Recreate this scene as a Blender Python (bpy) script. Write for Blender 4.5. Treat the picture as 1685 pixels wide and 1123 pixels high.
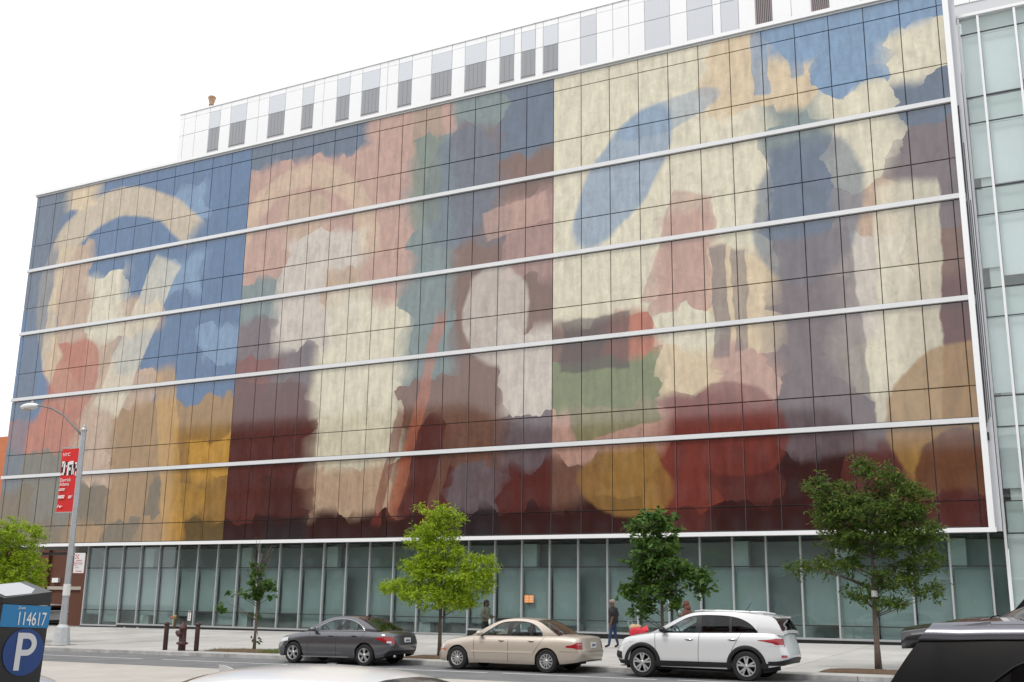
import bpy, bmesh, math, random
from mathutils import Vector, Matrix
import numpy as np

for o in list(bpy.data.objects): bpy.data.objects.remove(o)
SC = bpy.context.scene
COL = SC.collection
rad = math.radians

# ---------------------------------------------------------------- camera
W = 1.5                      # width of one mural column, metres
EYE = 1.9
CAMP = Vector((51.52, -44.676, EYE))
cam = bpy.data.cameras.new('camera'); camo = bpy.data.objects.new('camera', cam); COL.objects.link(camo)
right = Vector((0.88507, 0.46525, 0.01388)); upv = Vector((0.09747, -0.21442, 0.97187)); fwd = Vector((-0.45513, 0.85882, 0.23513))
M = Matrix.Identity(4)
for r in range(3):
    M[r][0] = right[r]; M[r][1] = upv[r]; M[r][2] = -fwd[r]; M[r][3] = CAMP[r]
camo.matrix_world = M
cam.sensor_fit = 'HORIZONTAL'; cam.sensor_width = 36.0; cam.lens = 1775.19 / 1685 * 36.0
cam.clip_start = 0.1; cam.clip_end = 2000
SC.camera = camo

# ---------------------------------------------------------------- sky (bright overcast) and a soft sun
SUN_EL, SUN_AZ = 58, 200      # azimuth measured clockwise from +Y
wd = bpy.data.worlds.new('World'); SC.world = wd; wd.use_nodes = True
nt = wd.node_tree; nt.nodes.clear()
out = nt.nodes.new('ShaderNodeOutputWorld'); bg = nt.nodes.new('ShaderNodeBackground')
sky = nt.nodes.new('ShaderNodeTexSky'); sky.sky_type = 'NISHITA'; sky.sun_disc = False
sky.sun_elevation = rad(SUN_EL); sky.sun_rotation = rad(SUN_AZ); sky.dust_density = 5.0
mul = nt.nodes.new('ShaderNodeMix'); mul.data_type = 'RGBA'; mul.blend_type = 'MIX'
mul.inputs[0].default_value = 0.955; mul.inputs[7].default_value = (9.6, 9.75, 10.0, 1)
nt.links.new(sky.outputs[0], mul.inputs[6]); nt.links.new(mul.outputs[2], bg.inputs[0])
bg.inputs[1].default_value = 0.11
nt.links.new(bg.outputs[0], out.inputs[0])
sl = bpy.data.lights.new('sun', 'SUN'); sl.energy = 1.3; sl.angle = rad(14); sl.color = (1.0, 0.96, 0.9)
so = bpy.data.objects.new('sun', sl); COL.objects.link(so)
so.location = (40, -60, 60)
sd = Vector((math.sin(rad(SUN_AZ)) * math.cos(rad(SUN_EL)), math.cos(rad(SUN_AZ)) * math.cos(rad(SUN_EL)), math.sin(rad(SUN_EL))))
so.rotation_euler = sd.to_track_quat('Z', 'Y').to_euler()
vs = SC.view_settings; vs.view_transform = 'Standard'; vs.look = 'None'; vs.gamma = 1; vs.exposure = 0.3; vs.use_curve_mapping = False
SC.render.resolution_x = 1024; SC.render.resolution_y = 682

# ---------------------------------------------------------------- helpers
def s2l(c):
    return tuple((v / 255 / 12.92) if v / 255 <= 0.04045 else ((v / 255 + 0.055) / 1.055) ** 2.4 for v in c) + (1,)

MATS = {}
def mat(name, col=(0.5, 0.5, 0.5), rough=0.6, metal=0.0, spec=0.5, noise=0, nscale=4.0, coat=0, bump=0, bscale=40, emit=0):
    if name in MATS: return MATS[name]
    m = bpy.data.materials.new(name); m.use_nodes = True; MATS[name] = m
    t = m.node_tree; b = t.nodes['Principled BSDF']
    b.inputs['Base Color'].default_value = tuple(col) + (1,) if len(col) == 3 else col
    b.inputs['Roughness'].default_value = rough; b.inputs['Metallic'].default_value = metal
    b.inputs['Specular IOR Level'].default_value = spec
    if coat: b.inputs['Coat Weight'].default_value = coat; b.inputs['Coat Roughness'].default_value = 0.04
    geo = t.nodes.new('ShaderNodeNewGeometry')
    if noise:
        n = t.nodes.new('ShaderNodeTexNoise'); n.inputs['Scale'].default_value = nscale; n.inputs['Detail'].default_value = 6
        n.inputs['Roughness'].default_value = 0.65
        t.links.new(geo.outputs['Position'], n.inputs['Vector'])
        mr = t.nodes.new('ShaderNodeMapRange'); mr.inputs[1].default_value = 0.25; mr.inputs[2].default_value = 0.75
        mr.inputs[3].default_value = 1 - noise; mr.inputs[4].default_value = 1 + noise
        t.links.new(n.outputs['Fac'], mr.inputs[0])
        mx = t.nodes.new('ShaderNodeMix'); mx.data_type = 'RGBA'; mx.blend_type = 'MULTIPLY'; mx.inputs[0].default_value = 1
        mx.inputs[6].default_value = b.inputs['Base Color'].default_value
        t.links.new(mr.outputs[0], mx.inputs[7]); t.links.new(mx.outputs[2], b.inputs['Base Color'])
    if bump:
        n2 = t.nodes.new('ShaderNodeTexNoise'); n2.inputs['Scale'].default_value = bscale; n2.inputs['Detail'].default_value = 4
        t.links.new(geo.outputs['Position'], n2.inputs['Vector'])
        bp = t.nodes.new('ShaderNodeBump'); bp.inputs['Strength'].default_value = bump; bp.inputs['Distance'].default_value = 0.02
        t.links.new(n2.outputs['Fac'], bp.inputs['Height']); t.links.new(bp.outputs[0], b.inputs['Normal'])
    return m

def glass(name, tint=(0.6, 0.75, 0.72), ior=1.6, rough=0.02, refl=1.0):
    """thin tinted architectural glass: tinted see-through plus a mirror layer"""
    if name in MATS: return MATS[name]
    m = bpy.data.materials.new(name); m.use_nodes = True; MATS[name] = m
    t = m.node_tree; t.nodes.clear()
    o = t.nodes.new('ShaderNodeOutputMaterial'); mx = t.nodes.new('ShaderNodeMixShader')
    tr = t.nodes.new('ShaderNodeBsdfTransparent'); tr.inputs[0].default_value = tint + (1,)
    gl = t.nodes.new('ShaderNodeBsdfGlossy'); gl.inputs['Roughness'].default_value = rough
    gl.inputs[0].default_value = (refl, refl, refl, 1)
    fr = t.nodes.new('ShaderNodeFresnel'); ge = t.nodes.new('ShaderNodeNewGeometry')
    ir = t.nodes.new('ShaderNodeMapRange'); ir.inputs[3].default_value = ior; ir.inputs[4].default_value = 1 / ior   # both faces of the pane act alike
    t.links.new(ge.outputs['Backfacing'], ir.inputs[0]); t.links.new(ir.outputs[0], fr.inputs[0])
    t.links.new(fr.outputs[0], mx.inputs[0]); t.links.new(tr.outputs[0], mx.inputs[1]); t.links.new(gl.outputs[0], mx.inputs[2])
    t.links.new(mx.outputs[0], o.inputs[0])
    return m

class MB:
    def __init__(s): s.v = []; s.f = []; s.mi = []; s.cur = 0
    def add(s, vs, fs):
        b = len(s.v); s.v += [tuple(p) for p in vs]
        for f in fs: s.f.append([b + i for i in f]); s.mi.append(s.cur)
        return s
    def box(s, x0, x1, y0, y1, z0, z1):
        return s.add([(x0,y0,z0),(x1,y0,z0),(x1,y1,z0),(x0,y1,z0),(x0,y0,z1),(x1,y0,z1),(x1,y1,z1),(x0,y1,z1)],
                     [(0,3,2,1),(4,5,6,7),(0,1,5,4),(1,2,6,5),(2,3,7,6),(3,0,4,7)])
    def bar(s, a, b, w, h, up=(0, 0, 1)):
        a = Vector(a); b = Vector(b); d = (b - a).normalized(); u = Vector(up)
        if abs(d.dot(u)) > 0.98: u = Vector((0, 1, 0))
        sd_ = d.cross(u).normalized(); u = sd_.cross(d).normalized()
        P = []
        for p in (a, b):
            for i, j in ((-1,-1),(1,-1),(1,1),(-1,1)): P.append(p + sd_ * (i * w / 2) + u * (j * h / 2))
        return s.add(P, [(0,1,2,3),(7,6,5,4),(0,4,5,1),(1,5,6,2),(2,6,7,3),(3,7,4,0)])
    def tube(s, pts, rs, n=8, cap=True):
        pts = [Vector(p) for p in pts]; P = []; F = []
        if not isinstance(rs, (list, tuple)): rs = [rs] * len(pts)
        for i, p in enumerate(pts):
            d = (pts[min(i + 1, len(pts) - 1)] - pts[max(i - 1, 0)]).normalized()
            u = Vector((0, 0, 1)) if abs(d.z) < 0.9 else Vector((1, 0, 0))
            a = d.cross(u).normalized(); b = d.cross(a).normalized()
            for k in range(n):
                t = 2 * math.pi * k / n
                P.append(p + a * (math.cos(t) * rs[i]) + b * (math.sin(t) * rs[i]))
        for i in range(len(pts) - 1):
            for k in range(n):
                F.append((i*n+k, i*n+(k+1)%n, (i+1)*n+(k+1)%n, (i+1)*n+k))
        if cap: F.append(tuple(range(n - 1, -1, -1))); F.append(tuple((len(pts)-1)*n + k for k in range(n)))
        return s.add(P, F)
    def lathe(s, prof, c=(0, 0, 0), axis='z', n=20, caps=True):
        """prof: list of (radius, height along axis)"""
        P = []; F = []
        for r, h in prof:
            for k in range(n):
                t = 2 * math.pi * k / n; a, b = r * math.cos(t), r * math.sin(t)
                if axis == 'z': P.append((c[0]+a, c[1]+b, c[2]+h))
                elif axis == 'y': P.append((c[0]+a, c[1]+h, c[2]+b))
                else: P.append((c[0]+h, c[1]+a, c[2]+b))
        for i in range(len(prof) - 1):
            for k in range(n): F.append((i*n+k, i*n+(k+1)%n, (i+1)*n+(k+1)%n, (i+1)*n+k))
        if caps and prof[0][0] > 1e-4: F.append(tuple(range(n-1, -1, -1)))
        if caps and prof[-1][0] > 1e-4: F.append(tuple((len(prof)-1)*n + k for k in range(n)))
        return s.add(P, F)
    def grid(s, rows):
        n = len(rows[0]); P = [p for r in rows for p in r]
        return s.add(P, [(i*n+j, i*n+j+1, (i+1)*n+j+1, (i+1)*n+j) for i in range(len(rows)-1) for j in range(n-1)])
    def sphere(s, c, r, n=12, m=8):
        if not isinstance(r, (tuple, list)): r = (r, r, r)
        rows = []
        for i in range(m + 1):
            ph = math.pi * i / m - math.pi / 2
            rows.append([(c[0]+r[0]*math.cos(ph)*math.cos(2*math.pi*k/n), c[1]+r[1]*math.cos(ph)*math.sin(2*math.pi*k/n), c[2]+r[2]*math.sin(ph)) for k in range(n+1)])
        return s.grid(rows)
    def mesh(s, name, mats, smooth=False):
        me = bpy.data.meshes.new(name); me.from_pydata(s.v, [], s.f)
        for m in (mats if isinstance(mats, (list, tuple)) else [mats]): me.materials.append(m)
        me.polygons.foreach_set('material_index', s.mi)
        if smooth: me.polygons.foreach_set('use_smooth', [True] * len(s.f))
        me.update(); return me
    def build(s, name, mats, parent=None, smooth=False, fix=True, loc=None):
        me = s.mesh(name, mats, smooth)
        if fix:
            bm = bmesh.new(); bm.from_mesh(me)
            bmesh.ops.remove_doubles(bm, verts=bm.verts, dist=1e-5)
            bmesh.ops.recalc_face_normals(bm, faces=bm.faces); bm.to_mesh(me); bm.free()
        return link(name, me, parent, loc)

def link(name, me, parent=None, loc=None):
    o = bpy.data.objects.new(name, me); COL.objects.link(o)
    if parent: o.parent = parent
    if loc: o.location = loc
    return o
def sharp(o, ang=35):
    me = o.data; bm = bmesh.new(); bm.from_mesh(me)
    for e in bm.edges:
        if len(e.link_faces) == 2 and e.calc_face_angle(0) > rad(ang): e.smooth = False
    bm.to_mesh(me); bm.free(); return o
def thing(name, label, cat, loc=(0, 0, 0), rz=0, group=None):
    o = bpy.data.objects.new(name, None); COL.objects.link(o); o.location = loc; o.rotation_euler = (0, 0, rz)
    o.empty_display_size = 0.3
    return tag(o, label, cat, group)
def tag(o, label, cat, group=None):
    o['label'] = label; o['category'] = cat
    if group: o['group'] = group
    return o
def struct(o): o['kind'] = 'structure'; return o
def stuff(o): o['kind'] = 'stuff'; return o
def text_mesh(name, body, size, m, parent, loc, rot, ext=0.002, align='LEFT', sx=1.0):
    c = bpy.data.curves.new(name, 'FONT'); c.body = body; c.size = size; c.extrude = ext; c.align_x = align; c.resolution_u = 3
    t = bpy.data.objects.new(name, c); COL.objects.link(t)
    dg = bpy.context.evaluated_depsgraph_get(); me = bpy.data.meshes.new_from_object(t.evaluated_get(dg))
    bpy.data.objects.remove(t); bpy.data.curves.remove(c)
    me.materials.clear(); me.materials.append(m)
    o = link(name, me, parent, loc); o.rotation_euler = rot; o.scale = (sx, 1, 1); return o

SL = 0.0068
def zr(x, y=0): return SL * (x - 36)                       # road
def zs(x, y): return SL * (x - 36) + 0.42 + 0.02 * y       # far pavement rising to the building
KY = -15.3                                                  # far kerb
NKY = -40.15                                                # near kerb

# ---------------------------------------------------------------- materials
asph_dark = mat('asphalt_dark', (0.16, 0.162, 0.168), 0.85, noise=0.32, nscale=0.9, bump=0.5, bscale=60)
asph_light = mat('asphalt_worn', (0.43, 0.405, 0.37), 0.9, noise=0.16, nscale=0.6, bump=0.3, bscale=60)
concrete = mat('pavement_concrete', (0.47, 0.465, 0.445), 0.85, noise=0.10, nscale=0.7, bump=0.15, bscale=30)
joint = mat('pavement_joint', (0.16, 0.15, 0.14), 0.9)
kerbm = mat('kerb_concrete', (0.40, 0.40, 0.39), 0.8, noise=0.45, nscale=2.2)
linem = mat('road_paint', (0.62, 0.62, 0.6), 0.7, noise=0.2, nscale=3)
white = mat('white_metal', (0.80, 0.81, 0.82), 0.35, spec=0.5)
white2 = mat('white_cladding', (0.84, 0.845, 0.85), 0.5, noise=0.02, nscale=0.5)
grey_pan = mat('grey_cladding', (0.46, 0.49, 0.53), 0.5)
dark = mat('dark_joint', (0.02, 0.02, 0.022), 0.6)
darkm = mat('dark_metal', (0.035, 0.037, 0.04), 0.45)
alum = mat('aluminium', (0.46, 0.48, 0.49), 0.4, metal=0.3)
black_stone = mat('black_granite', (0.018, 0.018, 0.019), 0.35, noise=0.3, nscale=5)
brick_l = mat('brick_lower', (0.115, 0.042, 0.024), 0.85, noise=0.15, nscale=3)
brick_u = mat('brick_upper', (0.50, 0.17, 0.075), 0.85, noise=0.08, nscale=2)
stone = mat('pale_stone', (0.42, 0.38, 0.32), 0.8)
gf_glass = glass('shop_glass', (0.80, 0.875, 0.865), 1.55)
wing_glass = glass('wing_glass', (0.90, 0.935, 0.93), 1.75)
galv = mat('galvanised_steel', (0.42, 0.44, 0.46), 0.5, metal=0.35, noise=0.15, nscale=4)
rust = mat('rusty_brown', (0.06, 0.028, 0.022), 0.65, noise=0.3, nscale=9)
tower_glass = mat('tower_window_glass', (0.30, 0.31, 0.325), 0.3, spec=0.5)

# ---------------------------------------------------------------- ground, road, pavements
def sheet(name, x0, x1, y0, y1, zf, m, nx=1, dz=0.0):
    b = MB(); rows = []
    for j in (0, 1):
        y = y0 if j == 0 else y1
        rows.append([(x0 + (x1 - x0) * i / nx, y, zf(x0 + (x1 - x0) * i / nx, y) + dz) for i in range(nx + 1)])
    b.grid(rows); return struct(b.build(name, m, fix=False))
sheet('ground', -600, 600, -600, 600, zr, mat('far_ground', (0.36, 0.35, 0.33), 0.9, noise=0.15, nscale=0.4), dz=-0.05)
sheet('road', -300, 300, NKY, KY, zr, asph_light, dz=-0.004)
sheet('parking_lane', -300, 300, -20.3, KY, zr, asph_dark, dz=0.0)
b = MB()
for a, c in ((-80, 23.6), (24.4, 30.4), (31.0, 36.6), (37.0, 41.5), (42, 60)):
    b.add([(a, -17.62, zr(a)+.004), (c, -17.72, zr(c)+.004), (c, -17.58, zr(c)+.004), (a, -17.48, zr(a)+.004)], [(0,1,2,3)])
lm = struct(b.build('lane_marking', linem, fix=False))
# far pavement: bed plus slabs
b = MB(); b.add([(-11, KY+.15, zs(-11,KY+.15)-.03), (62, KY+.15, zs(62,KY+.15)-.03), (62, 2.2, zs(62,2.2)-.03), (-11, 2.2, zs(-11,2.2)-.03),
     (-11, KY+.15, -1), (62, KY+.15, -1), (62, 2.2, -1), (-11, 2.2, -1)], [(0,1,2,3),(4,5,1,0),(5,6,2,1),(6,7,3,2),(7,4,0,3)])
pave = struct(b.build('pavement', joint))
SXW, SYW = 3.04, 3.1
me = None
sl_m = MB()
hx, hy = SXW/2 - .012, SYW/2 - .012
sl_m.add([(-hx,-hy,-SL*hx-.02*hy), (hx,-hy,SL*hx-.02*hy), (hx,hy,SL*hx+.02*hy), (-hx,hy,-SL*hx+.02*hy),
          (-hx,-hy,-.05), (hx,-hy,-.05), (hx,hy,-.05), (-hx,hy,-.05)], [(0,1,2,3),(4,5,1,0),(5,6,2,1),(6,7,3,2),(7,4,0,3)])
slab_var = [sl_m.mesh('pavement_slab', mat('slab_%d' % i, tuple(v * k for v in (0.46, 0.45, 0.43)), 0.85, noise=0.15, nscale=0.8, bump=0.15, bscale=30)) for i, k in enumerate((1.0, 0.95, 1.05, 0.9))]
random.seed(4)
for i in range(24):
    for j in range(5):
        x = -11 + SXW * (i + .5); y = KY + .2 + SYW * (j + .5)
        link('pavement_slab', random.choice(slab_var), pave, (x, y, zs(x, y)))
# kerb stones
kerb = struct(MB().box(-11, 62, KY+.02, KY+.14, -1.0, -.45).build('kerb', kerbm))
ks = MB(); ks.add([(-1.49,0,-.3+.0), (1.49,0,-.3), (1.49,.15,-.3), (-1.49,.15,-.3), (-1.49,.012,.0-SL*1.5), (1.49,.012,SL*1.5), (1.49,.15,.004+SL*1.5), (-1.49,.15,.004-SL*1.5)],
       [(4,5,6,7),(0,1,5,4),(1,2,6,5),(2,3,7,6),(3,0,4,7)])
ksm = ks.mesh('kerb_stone', kerbm)
for i in range(24):
    x = -11 + 3.0 * (i + .5); link('kerb_stone', ksm, kerb, (x, KY, zs(x, KY + .1)))
# near pavement with its kerb
b = MB(); X0, X1 = 10, 110
b.add([(X0,-51,zr(X0)-.5),(X1,-51,zr(X1)-.5),(X1,NKY,zr(X1)-.5),(X0,NKY,zr(X0)-.5),(X0,-51,zr(X0)+.2),(X1,-51,zr(X1)+.2),(X1,NKY,zr(X1)+.13),(X0,NKY,zr(X0)+.13)],
      [(4,5,6,7),(0,1,5,4),(1,2,6,5),(2,3,7,6),(3,0,4,7)])
struct(b.build('near_pavement', concrete))

# ---------------------------------------------------------------- mural building
def px_area(x0, x1, z0, z1, y=0):
    d = Vector(((x0 + x1) / 2, y, (z0 + z1) / 2)) - CAMP
    return (x1 - x0) * (z1 - z0) * abs(d.normalized().y) / d.length_squared

P = dict(B=(70,112,160), L=(112,150,190), D=(84,104,130), O=(168,124,58), o=(112,90,50), G=(112,106,86), C=(226,216,186), W=(224,198,156),
         P=(198,152,134), p=(168,124,114), T=(196,104,70), M=(98,44,40), m=(58,28,27), K=(44,36,40), R=(124,84,68), S=(198,164,134),
         t=(118,138,136), w=(210,198,184), r=(132,56,46), Y=(214,158,62), y=(112,96,100), g=(122,132,82))
P = {k: tuple(int(c * .86 + sum(v) / 3 * .14) for c in v) for k, v in P.items()}
def mural_mat(name, c0, c1, rows, shapes):
    m = bpy.data.materials.new(name); m.use_nodes = True; t = m.node_tree; N = t.nodes; Lk = t.links
    bs = N['Principled BSDF']; bs.inputs['Roughness'].default_value = 0.07; bs.inputs['IOR'].default_value = 1.85
    geo = N.new('ShaderNodeNewGeometry'); sp = N.new('ShaderNodeSeparateXYZ'); Lk.new(geo.outputs['Position'], sp.inputs[0])
    def noise(scale, det=3, dist=0.0, vec=None):
        n = N.new('ShaderNodeTexNoise'); n.inputs['Scale'].default_value = scale; n.inputs['Detail'].default_value = det
        n.inputs['Distortion'].default_value = dist; Lk.new(vec or geo.outputs['Position'], n.inputs['Vector']); return n
    def math_(op, a, b_=None):
        n = N.new('ShaderNodeMath'); n.operation = op
        for i, v in enumerate((a, b_)):
            if v is None: continue
            if isinstance(v, (int, float)): n.inputs[i].default_value = v
            else: Lk.new(v, n.inputs[i])
        return n.outputs[0]
    n1 = noise(0.22, 2); n2 = noise(0.55, 5, 0.4)
    va = N.new('ShaderNodeVectorMath'); va.operation = 'MULTIPLY_ADD'
    sb = N.new('ShaderNodeVectorMath'); sb.operation = 'SUBTRACT'; sb.inputs[1].default_value = (.5, .5, .5); Lk.new(n2.outputs['Color'], sb.inputs[0])
    Lk.new(sb.outputs[0], va.inputs[0]); va.inputs[1].default_value = (1.5, 0, 1.5); Lk.new(geo.outputs['Position'], va.inputs[2])
    vw = N.new('ShaderNodeVectorMath'); vw.operation = 'MULTIPLY_ADD'; Lk.new(sb.outputs[0], vw.inputs[0]); vw.inputs[1].default_value = (.7, 0, .7); Lk.new(geo.outputs['Position'], vw.inputs[2])
    vo = N.new('ShaderNodeTexVoronoi'); vo.inputs['Scale'].default_value = 0.8; vo.feature = 'F1'; Lk.new(va.outputs[0], vo.inputs['Vector'])
    ps_ = N.new('ShaderNodeMix'); ps_.data_type = 'VECTOR'; ps_.inputs[0].default_value = 0.48
    Lk.new(geo.outputs['Position'], ps_.inputs[4]); Lk.new(vo.outputs['Position'], ps_.inputs[5]); Lk.new(ps_.outputs[1], sp.inputs[0])
    s1 = N.new('ShaderNodeSeparateColor'); Lk.new(n1.outputs['Color'], s1.inputs[0])
    s2 = N.new('ShaderNodeSeparateColor'); Lk.new(n2.outputs['Color'], s2.inputs[0])
    def warp(ch, a, b_): return math_('ADD', math_('MULTIPLY', math_('SUBTRACT', s1.outputs[ch], 0.5), a), math_('MULTIPLY', math_('SUBTRACT', s2.outputs[ch], 0.5), b_))
    u = math_('DIVIDE', math_('SUBTRACT', math_('ADD', sp.outputs[0], warp(0, 1.6, 0.5)), c0 * W), (c1 - c0) * W)
    v = math_('ADD', math_('DIVIDE', math_('SUBTRACT', 27.0, sp.outputs[2]), 2.2), warp(1, 0.6, 0.2))
    col = None
    for k, row in enumerate(rows):
        rp = N.new('ShaderNodeValToRGB'); cr = rp.color_ramp; cr.interpolation = 'EASE'
        n = len(row); st = []
        for i, ch in enumerate(row):
            a = (i + 0.14) / n; c = (i + 0.86) / n
            st += [(a, s2l(P[ch])), (c, s2l(P[ch]))]
        while len(cr.elements) < len(st): cr.elements.new(0.5)
        for e, (ps, cc) in zip(cr.elements, st): e.position = ps
        for e, (ps, cc) in zip(cr.elements, st): e.color = cc
        Lk.new(u, rp.inputs[0])
        if col is None: col = rp.outputs[0]; continue
        mr = N.new('ShaderNodeMapRange'); mr.interpolation_type = 'SMOOTHSTEP'
        mr.inputs[1].default_value = k - 0.60; mr.inputs[2].default_value = k - 0.40; Lk.new(v, mr.inputs[0])
        mx = N.new('ShaderNodeMix'); mx.data_type = 'RGBA'; Lk.new(mr.outputs[0], mx.inputs[0]); Lk.new(col, mx.inputs[6]); Lk.new(rp.outputs[0], mx.inputs[7]); col = mx.outputs[2]
    # brushwork: mottled value and slightly scraped streaks
    n3 = noise(2.2, 8, 0.8); n3.inputs['Roughness'].default_value = 0.7
    mp = N.new('ShaderNodeMapping'); mp.inputs['Scale'].default_value = (3.2, 1, .7); mp.inputs['Rotation'].default_value = (0, 0.5, 0); Lk.new(geo.outputs['Position'], mp.inputs[0])
    n4 = noise(1.0, 6, 0.3, mp.outputs[0])
    val = math_('ADD', math_('MULTIPLY', math_('SUBTRACT', n3.outputs['Fac'], 0.5), 0.55), math_('MULTIPLY', math_('SUBTRACT', n4.outputs['Fac'], 0.5), 0.6))
    val = math_('ADD', val, 0.76)
    for (kind, cx_, cz_, rx_, rz_, rot, ch, soft, al) in shapes:
        mpn = N.new('ShaderNodeMapping'); mpn.vector_type = 'TEXTURE'; mpn.inputs['Location'].default_value = (cx_, 0, cz_); mpn.inputs['Rotation'].default_value = (0, rad(rot), 0)
        mpn.inputs['Scale'].default_value = (rx_, 1e6, rz_); Lk.new(vw.outputs[0], mpn.inputs[0])
        if kind == 'box':
            sx_ = N.new('ShaderNodeSeparateXYZ'); Lk.new(mpn.outputs[0], sx_.inputs[0])
            d = math_('MAXIMUM', math_('ABSOLUTE', sx_.outputs[0]), math_('ABSOLUTE', sx_.outputs[2]))
        else:
            ln = N.new('ShaderNodeVectorMath'); ln.operation = 'LENGTH'; Lk.new(mpn.outputs[0], ln.inputs[0]); d = ln.outputs['Value']
            if kind == 'ring': d = math_('ADD', math_('MULTIPLY', math_('ABSOLUTE', math_('SUBTRACT', d, 1.0)), 5.0), 0.0)
            if kind == 'arc':
                sx_ = N.new('ShaderNodeSeparateXYZ'); Lk.new(mpn.outputs[0], sx_.inputs[0])
                d = math_('MAXIMUM', math_('MULTIPLY', math_('ABSOLUTE', math_('SUBTRACT', d, 1.0)), 9.0), math_('SUBTRACT', 1.0, math_('MULTIPLY', sx_.outputs[2], 3.0)))
        mr = N.new('ShaderNodeMapRange'); mr.interpolation_type = 'SMOOTHSTEP'; mr.inputs[1].default_value = 1.0; mr.inputs[2].default_value = 1.0 + soft * .45
        mr.inputs[3].default_value = al; mr.inputs[4].default_value = 0.0; Lk.new(d, mr.inputs[0])
        mx = N.new('ShaderNodeMix'); mx.data_type = 'RGBA'; Lk.new(mr.outputs[0], mx.inputs[0]); Lk.new(col, mx.inputs[6]); mx.inputs[7].default_value = s2l(P[ch]); col = mx.outputs[2]
    mm = N.new('ShaderNodeMix'); mm.data_type = 'RGBA'; mm.blend_type = 'MULTIPLY'; mm.inputs[0].default_value = 1
    Lk.new(col, mm.inputs[6]); Lk.new(val, mm.inputs[7])
    Lk.new(mm.outputs[2], bs.inputs['Base Color'])
    return m
secA = mural_mat('mural_print_a', -5.3, 7, ['DWBBBB', 'DBBBLB', 'DSBBBB', 'DSCBLB', 'BSCSBB', 'BTSBBL', 'BTSSBB', 'TTSOOO', 'GGSOOY', 'oGoOoO', 'ooOoOo'],
  [('arc', 1.6, 18.6, 6.4, 8.0, -46, 'W', .9, .8), ('box', 2.6, 17.0, 1.1, 4.6, 24, 'C', .25, .7), ('disc', -2.4, 14.6, 1.9, 2.6, 20, 'T', .2, .8), ('box', 6.0, 9.8, .7, 4.6, -10, 'Y', .4, .7), ('box', -6.6, 16, .8, 7, 4, 'D', .5, .7), ('disc', 7.3, 7.0, 1.6, 1.0, 0, 'Y', .4, .5)])
secB = mural_mat('mural_print_b', 7, 20, ['DDDPPtD', 'PPPPtyD', 'PSPPtyR', 'PwwPtyp', 'twSPtRp', 'ywwCtRR', 'ryCCtRw', 'MMCCRRw', 'MMCCMRy', 'MmSSMyM', 'mKmmmKm'],
  [('arc', 14.5, 20.2, 4.6, 4.8, 0, 'W', 1.2, .5), ('box', 12.7, 12.4, 2.3, .9, 6, 'M', .2, .8), ('box', 13.5, 8.6, 2.8, 2.4, 0, 'M', .2, .6), ('box', 18.3, 13.2, 1.4, 4.6, -3, 'C', .3, .7), ('box', 22.6, 11.0, .3, 4.6, 14, 'T', .5, .6), ('box', 24.6, 10.0, .3, 4.2, 14, 'R', .5, .7), ('box', 21.0, 8.4, .25, 2.6, 14, 'r', .5, .6), ('disc', 26.9, 15.6, 1.7, 2.4, 0, 'w', .3, .75), ('disc', 24.7, 22.6, 2.0, 3.0, 10, 'D', .4, .6), ('box', 28.0, 20.5, 1.7, .7, -12, 'P', .3, .7), ('box', 22.6, 24.5, .8, 3.2, 0, 'g', .6, .35)])
secC = mural_mat('mural_print_c', 20, 32.3, ['CCCWLLL', 'CCCWWLC', 'CCCCtCD', 'CCCCDCy', 'CCPCDSy', 'CCPWywR', 'RTCWywM', 'ggWPyCM', 'PPrryyM', 'ROrMmMO', 'mmMmmmm'],
  [('disc', 33.6, 21.6, 1.5, 3.6, 34, 'L', .35, .75), ('disc', 35.9, 24.3, 2.4, .7, -14, 'L', .4, .5), ('box', 36.2, 17.6, .9, 2.6, 18, 'P', .2, .7), ('box', 38.2, 14.9, .35, 2.4, 0, 'y', .2, .7), ('box', 39.1, 14.9, .28, 2.2, 0, 'y', .2, .6), ('box', 32.2, 13.6, 1.6, 1.2, 0, 'm', .3, .7), ('box', 33.0, 10.6, 2.0, 1.2, -14, 'g', .2, .75), ('disc', 42.2, 18.6, 2.2, 3.2, 12, 'D', .3, .7), ('box', 42.6, 12.6, 1.5, 4.6, -4, 'y', .2, .7), ('box', 46.0, 14.0, 1.2, 4.8, 3, 'C', .25, .75), ('disc', 38.6, 9.2, 2.3, 1.9, 20, 'r', .25, .75), ('disc', 47.4, 9.2, 2.4, 2.8, 24, 'O', .2, .85), ('disc', 47.6, 6.6, 1.8, 2.0, 0, 'M', .2, .8), ('box', 40.4, 25.9, .35, 1.5, 0, 'L', .2, .7), ('box', 42.0, 26.2, .3, 1.3, 0, 'L', .2, .7), ('disc', 33.6, 7.0, 2.2, 1.3, 10, 'O', .3, .7)])

bld = thing('mural_building', 'long glass pavilion wrapped in a huge painted colour mural above a recessed glazed ground floor', 'building')
XL, XR = -7.85, 48.25
cols = [XL] + [c * W for c in range(-5, 33)] + [XR]
hz = [27.5, 26.75, 24.03, 22.33, 19.8, 18.11, 15.5, 13.83, 10.32, 8.95, 5.9, 4.9]
bands_at = {22.33, 18.11, 13.83, 8.95}
G2 = 0.016
panels = []
for i in range(len(cols) - 1):
    for j in range(len(hz) - 1):
        za = hz[j + 1] + (0.13 if hz[j + 1] in bands_at else G2); zb = hz[j] - (0.13 if hz[j] in bands_at else G2)
        x0, x1 = cols[i] + G2, cols[i + 1] - G2
        cmid = (x0 + x1) / 2 / W
        sec = 0 if cmid < 7 else (1 if cmid < 20 else 2)
        panels.append((px_area(x0, x1, za, zb), x0, x1, za, zb, sec))
panels.sort(key=lambda p: -p[0])
pmesh = {}
rest = MB()
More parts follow.
